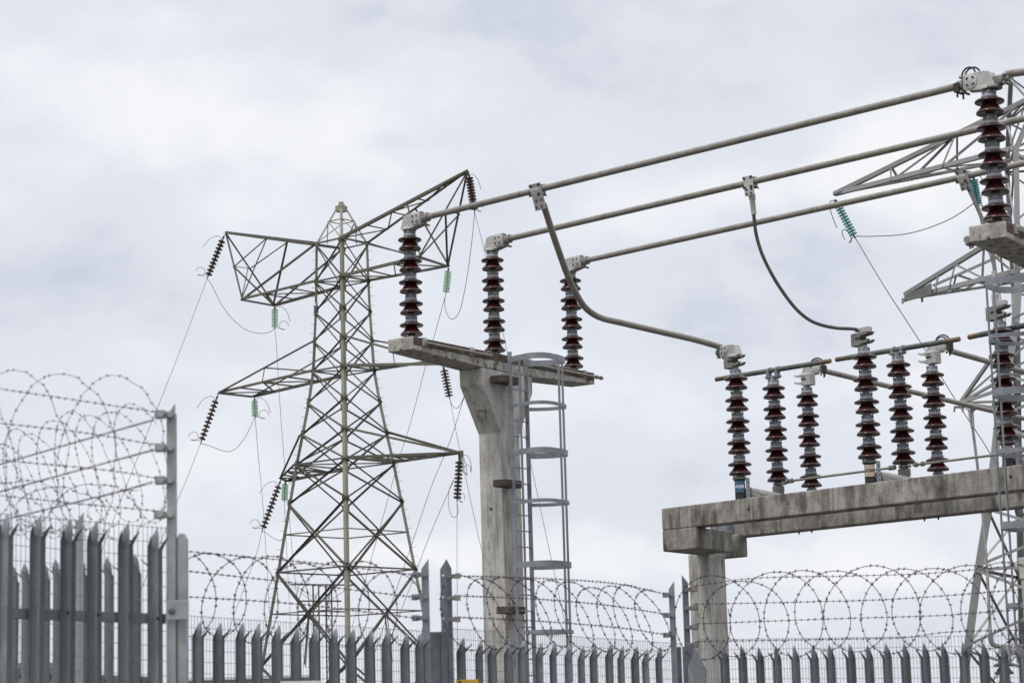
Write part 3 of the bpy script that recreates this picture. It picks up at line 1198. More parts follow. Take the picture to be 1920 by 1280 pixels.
c3 = busdepth(2, 1806)
root = thing('dropper_cable', 'dark cable hanging from the lowest busbar behind the upper right concrete beam end', 'cable', c3, 'flexible cables hanging from the busbars')
px3 = [(1815, 352), (1821, 364), (1829, 381), (1838, 402), (1847, 425), (1855, 450), (1861, 478), (1865, 505), (1867, 530), (1868, 556)]
e3 = feet['f3'] + topc + Z * .35
b = MB()
s = np.linspace(0, 1, len(px3))
b.tube(spline([at(x, y, c3[1] + (e3[1] - c3[1]) * t) for (x, y), t in zip(px3, s)], 6), .026, 10)
b.build('cable', CABLE, root, smooth=50)
tee_plate(root, c3, BUSP[2][2], .16, .20, .07)

# lower busbars leaving the rear insulators to the right
zt1 = feet['t1'][2] + TOPH + .235
root_pts = []
for nm, pa, pb, lab in (('t1', (1541, 694), (1868, 772), 'pale tube sloping down right from the loops left of the cream plate group'),
                        ('t2', (1783, 658), (1935, 701), 'pale tube leaving the right edge from the last insulator with wire loops')):
    z_ = feet[nm][2] + TOPH + .22
    q0_, q1_ = onz(*pa, z_), onz(*pb, z_)
    b = MB()
    b.tube([q0_, q0_ + (q1_ - q0_) * (1.35 if nm == 't1' else 1.8)], .041, 14)
    tag(b.build('busbar', ALU, smooth=50), lab, 'busbar', 'busbars leaving the disconnector')
    root_pts.append((q0_, q1_))
q0_, q1_ = root_pts[0]
# slim dropper from the lower tube down to equipment behind the fence
zc_ = q0_[2]
cpt = onz(1820, 763, zc_)
root = thing('dropper_tube', 'slim dropper rod running down behind the low gantry beam to the fence', 'dropper', cpt)
Yd = cpt[1]
b = MB()
b.tube([at(1820, 763, Yd), at(1823.5, 800, Yd), at(1840, 930, Yd - .3), at(1851, 1070, Yd - .8), at(1857.5, 1190, Yd - 1.1)], .024, 10)
b.tube(spline([at(1857.5, 1185, Yd - 1.1), at(1858.5, 1200, Yd - 1.1), at(1863, 1208, Yd - 1.1), at(1878, 1212, Yd - 1.1)], 5), .04, 10)
b.build('rod', CASTD, root, smooth=50)
axd = nrm(q1_ - q0_)
b = MB()
b.lathe([(.068, -.09), (.068, .09)], cpt, axd, 14)
b.box(cpt - Z * .14, axd * .16, np.array([axd[1], -axd[0], 0]) * .03, Z * .2)
b.tube([at(1821, 775, Yd), at(1823.5, 800, Yd)], .036, 10)
b.build('tee_clamp', CAST, root)
# the insulator at the foot of that dropper, behind the fence
fi = at(1881, 1356, Yd - 1.1)
fi = at(1880, 1216, Yd - 1.1) - Z * (TOPH + .1)
rI = place_insulator(fi, 0, 'dark insulator behind the palisade at the lower right corner', 'insulators of the disconnector switches')
head(rI, fi + Z * TOPH, (1, -.2, 0), rings=True, sc=.9)
st = MB()
st.box((fi[0], fi[1], fi[2] / 2 - .02), (.3, 0, 0), (0, .3, 0), (0, 0, fi[2] - .03))
st.build('plinth', CONC_DARK, rI, bevel=.01)
# concrete post with cap behind the right ladder
b = MB()
cp = at(1912, 1045, 25.0)
w_ = .40
b.hexa((cp[0], cp[1], 0), (w_, -.1, 0), (.1, w_, 0), (0, 0, cp[2] - .24))
b.hexa((cp[0] - .02, cp[1] - .01, cp[2] - .238), (w_ + .04, -.1, 0), (.1, w_ + .04, 0), (0, 0, .238))
tag(b.build('concrete_post', CONC, bevel=.01), 'pale concrete post at the right edge behind the razor wire', 'post')

# ================================================================== LATTICE PYLON (left)
TY = 130.0
tx0 = at(642, 530, TY)[0]
lev = [(459, 50.5), (530, 52), (587, 54), (642, 57), (698, 60.5), (757, 70), (816, 82), (873, 94), (946, 107.5), (1075, 130.5), (1250, 162)]
CT = np.array([tx0, TY, 0.0])
LZ = []
for (y, rpx) in lev:
    z = at(642 - rpx, y, TY)[2]
    LZ.append((z, rpx * TY / F_PX))
slope = (LZ[-1][1] - LZ[-2][1]) / (LZ[-2][0] - LZ[-1][0])
LZ.append((0.0, LZ[-1][1] + slope * LZ[-1][0]))
vt = nrm([CT[0], CT[1], 0])                     # line of sight: the pylon stands corner on
DIRS = [np.array([-vt[1], vt[0], 0]), -vt, np.array([vt[1], -vt[0], 0]), vt.copy()]   # L N R F


def leg(i, k):
    z, r = LZ[k]
    return CT + DIRS[i] * r + Z * z


pylon = thing('lattice_pylon', 'tall olive tinted lattice pylon at the left with six arms and a pointed top', 'pylon', CT)
for i in range(4):
    b = MB()
    e1_ = nrm(DIRS[(i + 1) % 4] - DIRS[i])
    e2_ = nrm(DIRS[(i + 3) % 4] - DIRS[i])
    for k in range(len(LZ) - 1):
        b.legangle(leg(i, k + 1), leg(i, k), e1_, e2_, .22 if k > 2 else .19, .022)
    for k in range(1, len(LZ) - 1):          # splice plates
        p = leg(i, k)
        b.box(p + e1_ * .11 - e2_ * .012, e1_ * .20, e2_ * .016, Z * .55)
    if i in (2, 0):
        for zz in np.arange(3, LZ[0][0], .55):
            for k in range(len(LZ) - 1):
                if LZ[k + 1][0] <= zz <= LZ[k][0]:
                    t = (zz - LZ[k + 1][0]) / (LZ[k][0] - LZ[k + 1][0])
                    p = leg(i, k + 1) * (1 - t) + leg(i, k) * t
                    b.tube([p, p + DIRS[i] * .2], .012, 5)
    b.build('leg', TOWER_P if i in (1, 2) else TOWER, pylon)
for f in range(4):
    i, j = f, (f + 1) % 4
    out = nrm(DIRS[i] + DIRS[j])
    b = MB()
    for k in range(len(LZ) - 1):
        sz = .10 if k < 5 else (.12 if k < 8 else .14)
        A_, B_, C_, D_ = leg(i, k), leg(j, k), leg(i, k + 1), leg(j, k + 1)
        b.angle(A_ + out * .015, D_ + out * .015, sz, .012, out)
        b.angle(C_ - out * .03, B_ - out * .03, sz, .012, out, -1)
        for q_ in (A_, B_):
            ed = nrm((C_ - A_) if q_ is A_ else (D_ - B_))
            inn = nrm((B_ - A_) if q_ is A_ else (A_ - B_))
            b.box(q_ + inn * .15 + out * .03 + ed * .02, inn * .24, out * .012, ed * .30)
        if k in (8, 9):          # horizontal at the crossing and knee bracing
            wA, wC = np.linalg.norm(A_ - B_), np.linalg.norm(C_ - D_)
            t = wA / (wA + wC)
            m0, m1 = A_ + (C_ - A_) * t, B_ + (D_ - B_) * t
            b.angle(m0 - out * .06, m1 - out * .06, .085, .01, out)
            if k == 9:
                mc = A_ + (D_ - A_) * t
                b.angle(mc - out * .06, (C_ + D_) / 2 - out * .06, .08, .01, out)
    b.build('bracing', TOWER, pylon)
    b = MB()
    for k in (0, 1, 4, 7, 9):
        b.mark()
        b.angle(leg(i, k) + out * .03, leg(j, k) + out * .03, .11, .012, Z)
    b.build_each('belt', TOWER, pylon)
b = MB()
for k in (1, 4, 7):
    b.angle(leg(0, k), leg(2, k), .09, .01, Z)
    b.angle(leg(1, k), leg(3, k), .09, .01, Z)
b.build('diaphragm', TOWER, pylon)
# peak
zp = at(641, 380, TY)[2]
b = MB()
zp2 = at(641, 392, TY)[2]
rt_ = 14 * TY / F_PX
for i in range(4):
    e1_ = nrm(DIRS[(i + 1) % 4] - DIRS[i])
    e2_ = nrm(DIRS[(i + 3) % 4] - DIRS[i])
    b.legangle(leg(i, 0), CT + DIRS[i] * rt_ * .30 + Z * zp, e1_, e2_, .13, .016)
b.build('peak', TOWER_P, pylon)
b = MB()
zr_ = at(641, 416, TY)[2]
tr = (zr_ - LZ[0][0]) / (zp - LZ[0][0])
pk = [leg(i, 0) * (1 - tr) + (CT + DIRS[i] * rt_ * .30 + Z * zp) * tr for i in range(4)]
tq = (zp2 - LZ[0][0]) / (zp - LZ[0][0])
pt = [leg(i, 0) * (1 - tq) + (CT + DIRS[i] * rt_ * .30 + Z * zp) * tq for i in range(4)]
for i in range(4):
    j = (i + 1) % 4
    out = nrm(DIRS[i] + DIRS[j])
    b.angle(pk[i], pk[j], .07, .009, Z)
    b.angle(pk[i], leg(j, 0), .06, .008, out)
    b.angle(pk[i], pk[i] - Z * (zr_ - LZ[0][0]) + out * .1, .055, .008, out)
    b.bar(pt[i], pt[j], .02, .34, Z)
b.build('peak_bracing', TOWER_P, pylon)
b = MB()
b.hexa(CT + np.array([-.12, -.12, zp]), (.24, 0, 0), (0, .24, 0), (0, 0, .03))
b.build('peak_cap', TOWER_P, pylon)
b = MB()
q = leg(0, 2) + np.array([-.02, -.06, .4])
b.hexa(q, (.26, -.02, 0), (0, .02, 0), (0, 0, .2))
npl = b.build('number_plate', WHITE, pylon)
b = MB()
b.hexa(q - Z * .45 - [0, .003, 0], (.26, -.02, 0), (0, .02, 0), (0, 0, .45))
b.build('number_plate', BLUE, pylon)


# crossarms
def truss(b, A_, B_, C_, D_, nseg, sz, hint=Z, chord=True, zig=True, posts=True):
    """two chords A->B and C->D with lacing between"""
    if chord:
        b.angle(A_, B_, sz * 1.5, .014, hint)
        b.angle(C_, D_, sz * 1.5, .014, hint, -1)
    for k in range(nseg):
        t0, t1 = k / nseg, (k + 1) / nseg
        p, q = A_ + (B_ - A_) * t0, C_ + (D_ - C_) * t0
        p1_, q1__ = A_ + (B_ - A_) * t1, C_ + (D_ - C_) * t1
        if posts and k:
            b.angle(p, q, sz, .01, hint)
        if zig:
            if k % 2 == 0:
                b.angle(p, q1__, sz, .01, hint)
            else:
                b.angle(q, p1_, sz, .01, hint)


L0, N0, R0, F0 = (leg(i, 0) for i in range(4))
L1, N1, R1, F1 = (leg(i, 1) for i in range(4))
L3, N3, R3, F3 = (leg(i, 3) for i in range(4))
L4, N4, R4, F4 = (leg(i, 4) for i in range(4))
L6, N6, R6, F6 = (leg(i, 6) for i in range(4))
L7, N7, R7, F7 = (leg(i, 7) for i in range(4))
# upper left arm
Av, Bv, Cv = at(422, 438, 136.6), at(453, 563, 134.2), at(514, 574, 136.5)
b = MB()
b.angle(L0, Av, .2, .02, Z)
b.angle(F0, Av, .2, .02, Z, -1)
b.angle(L1, Bv, .2, .02, Z)
b.angle(F1, Cv, .2, .02, Z, -1)
b.angle(Bv, Cv, .13, .014, Z)
b.angle(Av, Bv, .15, .014, Z)
b.angle(Av, Cv, .13, .014, Z)
tA = .42
pa, pb_ = Av + (L0 - Av) * .48, Av + (F0 - Av) * .55
b.angle(pa, Av + (Bv - Av) * .52, .11, .012, Z)
b.angle(pa, Bv, .10, .012, Z)
b.angle(pb_, Cv, .17, .014, Z)
b.angle(pb_, Av + (Cv - Av) * .5, .10, .012, Z)
b.angle(Bv, L0, .13, .012, Z)
b.angle(Cv, F0, .11, .012, Z)
b.angle(Av + (Bv - Av) * .5, Cv, .10, .01, Z)
b.angle(Av + (Bv - Av) * .5, Av + (Cv - Av) * .48, .05, .008, Z)
b.angle(Bv, Av + (Cv - Av) * .48, .08, .008, Z)
truss(b, L1, Bv, F1, Cv, 3, .085, chord=False)
truss(b, L0, Av, F0, Av, 3, .08, chord=False)
b.build('cross_arm', TOWER, pylon)
# upper right arm
Ad, Bd, Cd = at(878, 322, 123.4), at(787, 483, 123.6), at(841, 501, 126.2)
b = MB()
b.angle(N0, Ad, .22, .022, Z)
b.angle(R0, Ad, .20, .02, Z, -1)
b.angle(N1, Bd, .2, .02, Z)
b.angle(R1, Cd, .2, .02, Z, -1)
b.angle(Bd, Cd, .14, .014, Z)
b.angle(Ad, Cd, .16, .014, Z)
b.angle(Ad, Bd, .12, .014, Z)
pa, pb_ = Ad + (N0 - Ad) * .48, Ad + (R0 - Ad) * .52
b.angle(pb_, Cd, .14, .012, Z)
b.angle(pa, Bd, .12, .012, Z)
b.angle(Ad + (Cd - Ad) * .45, Ad + (Bd - Ad) * .45, .12, .01, Z)
b.angle(Ad + (Cd - Ad) * .45, Bd, .10, .01, Z)
b.angle(Ad + (Bd - Ad) * .45, Cd, .15, .012, Z)
b.angle(Bd, N0, .11, .012, Z)
b.angle(Cd, R0, .11, .012, Z)
truss(b, N1, Bd, R1, Cd, 3, .085, chord=False)
truss(b, N0, Ad, R0, Ad, 5, .08, chord=False)
b.build('cross_arm', TOWER, pylon)
# middle left arm
B2, C2 = at(410, 738, 135.7), at(473.5, 745, 137.3)
b = MB()
b.angle(L3, B2, .15, .014, Z)
b.angle(F3, C2, .12, .012, Z)
b.angle(L4, B2, .2, .02, Z)
b.angle(F4, C2, .2, .02, Z, -1)
b.angle(B2, C2, .15, .014, Z)
truss(b, L4, B2, F4, C2, 4, .1, chord=False)
m_ = L3 + (B2 - L3) * .5
b.angle(m_, L4 + (B2 - L4) * .52, .08, .01, Z)
b.angle(m_, L4, .1, .01, Z)
b.build('cross_arm', TOWER, pylon)
# middle right arm
C2d, B2d = CT + np.array([7.3, -5.8, B2[2] - .05]), at(831, 684, 123.0)
b = MB()
b.angle(N3, B2d, .15, .014, Z)
b.angle(R3, C2d, .13, .012, Z)
b.angle(N4, B2d, .2, .02, Z)
b.angle(R4, C2d, .2, .02, Z, -1)
b.angle(B2d, C2d, .15, .014, Z)
truss(b, N4, B2d, R4, C2d, 4, .1, chord=False)
m_ = N3 + (B2d - N3) * .5
b.angle(m_, N4 + (B2d - N4) * .52, .08, .01, Z)
b.build('cross_arm', TOWER, pylon)
# lower right arm
T3 = at(864, 851, 126.8)
b = MB()
b.angle(N7, T3, .2, .02, Z)
b.angle(R7, T3, .2, .02, Z, -1)
b.angle(N6, T3, .15, .016, Z)
b.angle(R6, T3, .17, .016, Z, -1)
truss(b, N7, T3, R7, T3, 5, .1, chord=False)
b.box(T3, (.3, -.1, 0), (.01, .02, 0), (0, 0, .4))
b.build('cross_arm', TOWER, pylon)
# lower left arm, pointing away
B3, C3 = at(527, 897, 136.8), at(539, 903, 138.2)
b = MB()
b.angle(L7, B3, .2, .02, Z)
b.angle(F7, C3, .2, .02, Z, -1)
b.angle(L6, B3, .16, .016, Z)
b.angle(F6, C3, .16, .016, Z)
b.angle(B3, C3, .16, .016, Z)
truss(b, L7, B3, F7, C3, 4, .1, chord=False)
b.build('cross_arm', TOWER, pylon)


# ---------------------------------------------------------------- string insulators
def string_insulator(p0, p1, n, rad, m, label, group, horns=True, link=.12, cat='insulator string'):
    p0, p1 = np.array(p0), np.array(p1)
    d = nrm(p1 - p0)
    Ln = np.linalg.norm(p1 - p0)
    root = thing('insulator_string', label, cat, p0, group)
    a = p0 + d * Ln * link
    c = p1 - d * Ln * .06
    step = (c - a) / n
    st = np.linalg.norm(step)
    b = MB()
    for k in range(n):
        o = a + step * k
        b.lathe([(rad * .28, st * .05), (rad * .75, st * .15), (rad, st * .38), (rad * .98, st * .72), (rad * .6, st * .66), (rad * .25, st * .8)] if m is not BRDISC else [(rad * .28, st * .2), (rad * .75, st * .3), (rad, st * .46), (rad * .98, st * .64), (rad * .6, st * .62), (rad * .25, st * .75)], o, d, 14)
    b.build('discs', m, root, smooth=50)
    b = MB()
    for k in range(n):
        o = a + step * k
        kk = 1.0 if m is BRDISC else .45
        b.lathe([(rad * .18 * kk, -st * .1), (rad * .32 * kk, 0), (rad * .32 * kk, st * .28), (rad * .15 * kk, st * .72), (rad * .15 * kk, st * .95)], o, d, 8)
    b.tube([p0, a], .035, 6)
    b.tube([c, p1], .035, 6)
    b.lathe([(.07, 0), (.07, .12)], p0 + d * Ln * link * .4, d, 6)
    b.build('pins', DARK, root, smooth=40)
    if horns:
        side = -nrm(np.cross(d, FW)) * horns
        b = MB()
        b.tube(spline([a, a + side * .35 - d * .15, a + side * .75 + d * .2, a + side * .95 + d * .85], 5), .016, 5)
        cc = c + side * .55 - d * .1
        b.tube([c] + [cc + (side * math.cos(t) + d * math.sin(t)) * .28 for t in np.linspace(1.2, 6.6, 12)], .016, 5)
        b.build('arcing_horns', WIRE, root, smooth=40)
    return root


gB = 'brown insulator strings on the left pylon'
gG = 'green glass insulator strings on the left pylon'
S = {}
for key, pa, ya, pb, yb, n, rad, m, lab, gp, hn in [
    ('s1', (421, 440), 136.5, (388.5, 522), 136.0, 10, .22, BRDISC, 'brown insulator string slanting down from the upper left arm tip of the pylon', gB, 1),
    ('s2', (515, 574), 136.5, (515.5, 616), 136.5, 8, .21, GGLASS, 'green glass string hanging under the upper left arm of the pylon', gG, -1),
    ('s3', (878, 323), 123.4, (890, 398), 123.2, 11, .24, BRDISC, 'brown insulator string at the highest right arm tip, meeting the top busbar', gB, -.6),
    ('s4', (841, 502), 126.2, (836, 551), 126.2, 9, .21, GGLASS, 'green glass string below the upper right arm, between two busbar insulators', gG, 0),
    ('s5', (409, 739), 135.7, (376, 831), 135.2, 10, .22, BRDISC, 'brown insulator string slanting down from the middle left arm tip of the pylon', gB, 1),
    ('s6', (477, 746), 137.3, (478.5, 783), 137.2, 7, .21, GGLASS, 'green glass string hanging under the middle left arm of the pylon', gG, -1),
    ('s7', (831, 685), 123.0, (843.5, 748), 123.0, 9, .24, BRDISC, 'brown insulator string hanging just left of the concrete capital', gB, 0),
    ('s8', (862, 853), 126.8, (857, 941), 126.4, 10, .24, BRDISC, 'brown insulator string hanging from the lower right arm, beside the concrete column', gB, -.5),
    ('s8g', (866, 853), 127.1, (863, 884), 127.3, 6, .20, GGLASS, 'small green glass string tucked behind the lower right arm tip', gG, -.7),
    ('s9', (527, 898), 136.8, (491, 996), 136.2, 11, .22, BRDISC, 'brown insulator string slanting down from the lower left arm of the pylon', gB, 1),
    ('s9g', (535, 902), 138.0, (533, 940), 137.8, 7, .21, GGLASS, 'green glass string hanging beside the left pylon leg', gG, 0)]:
    S[key] = string_insulator(at(*pa, ya), at(*pb, yb), n, rad, m, lab, gp, hn)

wires = [
    ([(388.5, 522), (345, 638), (311, 725), (229, 931), (170, 1090), (110, 1245)], 136, 122, .016, 'conductor slanting from the upper left string down behind the near razor wire'),
    ([(376, 831), (352, 893), (330, 945), (250, 1140)], 135.2, 124, .016, 'conductor slanting from the middle left string down behind the tall corner post'),
    ([(491, 996), (480, 1040), (440, 1150), (395, 1280)], 136.2, 126, .016, 'conductor slanting from the lower left brown string into the fence'),
    ([(515.5, 616), (519, 660), (528, 800), (545, 1000), (566, 1215)], 136.5, 165, .016, 'near vertical conductor dropping from the upper left green string'),
    ([(478.5, 783), (484, 850), (494, 960), (507, 1170)], 137.2, 165, .016, 'near vertical conductor dropping from the middle left green string'),
    ([(533, 940), (536, 1000), (540, 1080), (548, 1230)], 137.8, 165, .014, 'thin conductor dropping beside the left pylon leg'),
    ([(836, 551), (817, 620), (798, 686), (769, 795), (747, 864), (715, 980), (660, 1175)], 126.2, 150, .016, 'conductor curving down left from the right green string behind the concrete beam'),
    ([(890, 398), (925, 540), (985, 820), (1032, 1040), (1072, 1225)], 123.2, 112, .015, 'conductor running from the highest right string down behind the ladder'),
    ([(843.5, 748), (862, 843), (897, 1004), (930, 1150)], 123, 112, .015, 'conductor crossing down right from the string under the concrete capital'),
    ([(872, 738), (844, 826), (809, 911), (772, 1020), (700, 1230)], 121, 128, .016, 'long conductor slanting down left from behind the concrete capital'),
    ([(852, 897), (824, 960), (803, 1010), (767, 1105), (715, 1240)], 126.4, 134, .016, 'conductor slanting down left from beside the lower right brown string'),
    ([(857, 941), (857, 1060), (858, 1240)], 126.4, 126.4, .014, 'plumb conductor hanging straight down from the lower right brown string'),
    # jumpers
    ([(388.5, 522), (398, 536), (415, 570), (438, 600), (463, 619), (488, 625), (506, 622), (515.5, 614)], 136, 136.5, .018, 'jumper loop sagging between the two upper left strings'),
    ([(376, 831), (392, 835), (413, 843), (430, 846), (447, 836), (462, 815), (472, 795), (478, 782)], 135.2, 137.2, .018, 'jumper loop sagging between the two middle left strings'),
    ([(890, 398), (886, 440), (880, 490), (872, 540), (863, 580), (852, 597), (842, 595), (835, 578), (834, 556)], 123.2, 126.2, .018, 'jumper loop sagging between the two right strings near the top busbar'),
    ([(843.5, 748), (848, 760), (857, 765), (865, 755), (872, 738)], 123, 121, .018, 'small jumper loop under the string left of the concrete capital'),
    ([(857, 941), (859, 957), (855, 968), (847, 967), (841, 945), (843, 915), (852, 897)], 126.4, 126.5, .016, 'small jumper loop under the lower right brown string'),
    ([(491, 996), (500, 999), (512, 1008), (525, 1013), (531, 1008)], 136.2, 137.5, .016, 'short jumper from the lower left brown string to the pylon leg')]
for pts, ya, yb, r, lab in wires:
    k = len(pts)
    P3 = [at(x, y, ya + (yb - ya) * i / (k - 1)) for i, (x, y) in enumerate(pts)]
    b = MB()
    b.tube(spline(P3, 5), r, 5)
    jump = 'jumper' in lab
    tag(b.build('jumper_wire' if jump else 'conductor_wire', WIRE, smooth=60), lab, 'jumper' if jump else 'wire', 'jumper loops on the left pylon' if jump else 'conductors of the left pylon')

# ================================================================== SECOND PYLON (right, nearer)
Y2 = 75.0
pyl2 = thing('lattice_pylon', 'pale grey lattice pylon at the right edge, its arms reaching left behind the busbars', 'pylon',
             (at(1960, 1280, Y2)[0], Y2 + 3, 0))
nl = [(1975, 120), (1936, 196), (1901, 281), (1903, 418), (1903.5, 512), (1898, 600), (1882, 700), (1866, 785), (1847, 950), (1828, 1065), (1808, 1215), (1790, 1345)]
nl3 = [at(x, y, Y2) for x, y in nl]
nl3.append(np.array([nl3[-1][0] - (nl3[-1][2] - 0) * .14, Y2, 0.0]))
zs2 = [p[2] for p in nl3]
cx = nl3[2][0] + 1.75
ctr = np.array([cx, Y2 + 1.4, 0])
legs2 = [nl3]
for dx, dy in ((-1, 1), (1, 0), (0, -1)):
    pass


def rot2(p, k):
    v = p - ctr
    for _ in range(k):
        v = np.array([-v[1], v[0], v[2]])
    return np.array([ctr[0] + v[0], ctr[1] + v[1], p[2]])


legs2 = [[rot2(p, k) for p in nl3] for k in range(4)]
for k in range(4):
    b = MB()
    c_ = legs2[k]
    e1_ = nrm((legs2[(k + 1) % 4][2] - c_[2]) * [1, 1, 0])
    e2_ = nrm((legs2[(k + 3) % 4][2] - c_[2]) * [1, 1, 0])
    for i in range(len(c_) - 1):
        b.legangle(c_[i + 1], c_[i], e1_, e2_, .26 if i > 3 else .17, .02)
    b.build('leg', TOWER2, pyl2)
    b = MB()
    d_ = legs2[(k + 1) % 4]
    out = nrm(np.cross(Z, d_[2] - c_[2]))
    for i in range(len(c_) - 1):
        sz = .12 if i > 5 else .085
        b.angle(c_[i], d_[i + 1], sz, .012, out)
        b.angle(c_[i + 1], d_[i], sz, .012, out, -1)
        if i in (2, 4, 6, 9, 11):
            b.angle(c_[i], d_[i], sz, .012, out)
    b.build('bracing', TOWER2, pyl2)
# upper arm
far = legs2[3] if legs2[3][2][1] > legs2[1][2][1] else legs2[1]
T1 = at(1563.5, 367, 81.0)
b = MB()
near_lo, near_up = nl3[2], at(1930, 188, Y2)
far_lo = far[2]
far_up = at(1990, 165, Y2 + 1.6)
flo_e = at(1976, 287, Y2 + 1.6)
b.angle(T1, near_up, .20, .014, Z)
b.angle(T1, far_up, .16, .012, Z, -1)
b.angle(T1, near_lo, .20, .014, Z)
b.angle(T1, flo_e, .16, .012, Z, -1)


def pt(a, c, t):
    return a + (c - a) * t


for t0, t1 in ((.30, .33), (.64, .62)):
    b.angle(pt(T1, near_up, t0), pt(T1, near_lo, t1), .08, .01, Z)
    b.angle(pt(T1, near_up, t0 + .012), pt(T1, flo_e, t1 * .9 + .02), .09, .01, Z)
    b.angle(pt(T1, near_lo, t1), pt(T1, flo_e, t1 * .9 + .02), .07, .01, Z)
b.angle(pt(T1, near_lo, .34), pt(T1, near_up, .60), .07, .01, Z)
b.angle(pt(T1, flo_e, .36), pt(T1, near_up, .63), .09, .01, Z)
b.angle(pt(T1, near_lo, .62), pt(T1, near_up, .95), .09, .01, Z)
b.angle(pt(T1, near_lo, .33), pt(T1, flo_e, .60), .07, .01, Z)
b.angle(pt(T1, flo_e, .34), pt(T1, near_lo, .62), .07, .01, Z)
b.angle(pt(T1, near_lo, .62), pt(T1, flo_e, .80), .07, .01, Z)
b.angle(pt(T1, near_lo, .98), pt(T1, near_up, .99), .08, .01, Z)
b.build('cross_arm', TOWER2, pyl2)
# middle arm
T2 = at(1695.5, 561, 79.2)
nu2 = at(1908, 424, Y2)
b = MB()
up_near = at(1843, 465, 76.3)
b.angle(T2 + Z * .1, up_near, .19, .014, Z)
b.angle(up_near, nu2, .12, .012, Z)
b.angle(T2 - Z * .05, nl3[4], .20, .014, Z)
fe = at(1960, 523, Y2 + 1.7)
fu = at(1878, 480, Y2 + 1.9)
b.angle(T2 - Z * .05, fe, .12, .012, Z, -1)
b.angle(pt(T2, fu, .3), fu, .10, .012, Z)
tl = T2 - Z * .05
for t0, t1 in ((.45, .30), (1.0, .72)):
    b.angle(pt(T2, up_near, t0), pt(tl, nl3[4], t1 * .98), .09, .01, Z)
b.angle(pt(T2, up_near, .66), pt(tl, nl3[4], .74), .09, .01, Z)
b.angle(pt(T2, up_near, .66), pt(tl, nl3[4], .42), .07, .01, Z)
b.angle(pt(T2, fu, .55), pt(tl, fe, .35), .09, .01, Z)
b.angle(pt(T2, fu, .55), pt(tl, fe, .62), .09, .01, Z)
b.angle(fu, pt(tl, fe, .72), .08, .01, Z)
b.angle(up_near, at(1890, 505, Y2), .11, .01, Z)
b.angle(pt(tl, nl3[4], .42), pt(tl, fe, .48), .07, .01, Z)
b.angle(pt(tl, fe, .42), pt(tl, nl3[4], .66), .08, .01, Z)
b.angle(pt(tl, nl3[4], .70), pt(tl, fe, .68), .08, .01, Z)
# web plate at the tip
g0, g1, g2, g3 = at(1695.5, 555, 79.2), at(1746, 530.5, 78.0), at(1747, 552, 78.0), at(1695, 566, 79.2)
nn = np.array([.02, .03, 0])
b.add([g0, g1, g2, g3, g0 + nn, g1 + nn, g2 + nn, g3 + nn], [(0, 3, 2, 1), (4, 5, 6, 7), (0, 1, 5, 4), (1, 2, 6, 5), (2, 3, 7, 6), (3, 0, 4, 7)])
for x, y in ((1692.5, 566), (1729, 563)):
    b.tube([at(x, y - 7, 78.6), at(x, y + 3, 78.6)], .045, 6)
b.build('cross_arm', TOWER2, pyl2)
# lower arm
T3r = at(1800, 757, 77.0)
b = MB()
for (x, y, Yf, sz) in ((1895, 622, Y2, .14), (1872, 716, Y2, .11), (1872, 733, Y2, .12), (1875, 768, Y2, .11), (1935, 640, Y2 + 2, .1), (1930, 752, Y2 + 2, .1)):
    b.angle(T3r, at(x, y, Yf), sz, .014, Z)
for dx in (-10, 6):
    b.tube([at(1800 + dx, 762, 77), at(1799 + dx, 772, 77)], .035, 6)
b.tube([at(1789, 763, 77), at(1812, 762, 77)], .05, 6)
b.build('cross_arm', TOWER2, pyl2)

string_insulator(at(1565, 374, 81.0), at(1603.5, 446, 81.0), 12, .155, TGLASS, 'teal glass insulator string slanting from the right pylon upper arm tip', 'teal glass strings on the right pylon', .45, link=.08)
string_insulator(at(1823, 322, 78.0), at(1834, 388, 78.0), 10, .16, TGLASS, 'teal glass insulator string beside the tallest insulator', 'teal glass strings on the right pylon', -.5, link=.22)
for pts, ya, yb, lab, nm in (
        ([(1603.5, 446), (1660, 540), (1725, 640), (1757, 693), (1795, 755), (1840, 823), (1870, 872), (1930, 965)], 81, 70, 'conductor slanting down right from the long teal string', 'conductor_wire'),
        ([(1605, 443), (1640, 443), (1690, 440), (1730, 431), (1770, 416), (1800, 400), (1826, 381)], 81, 78, 'jumper sagging between the two teal strings', 'jumper_wire'),
        ([(1834, 388), (1838, 410), (1843, 435), (1853, 470), (1870, 530), (1885, 600)], 78, 70, 'conductor dropping from the short teal string behind the beam end', 'conductor_wire')):
    k = len(pts)
    b = MB()
    b.tube(spline([at(x, y, ya + (yb - ya) * i / (k - 1)) for i, (x, y) in enumerate(pts)], 5), .017, 6)
    tag(b.build(nm, WIRE, smooth=60), lab, 'jumper' if nm[0] == 'j' else 'wire', 'conductors of the right pylon')

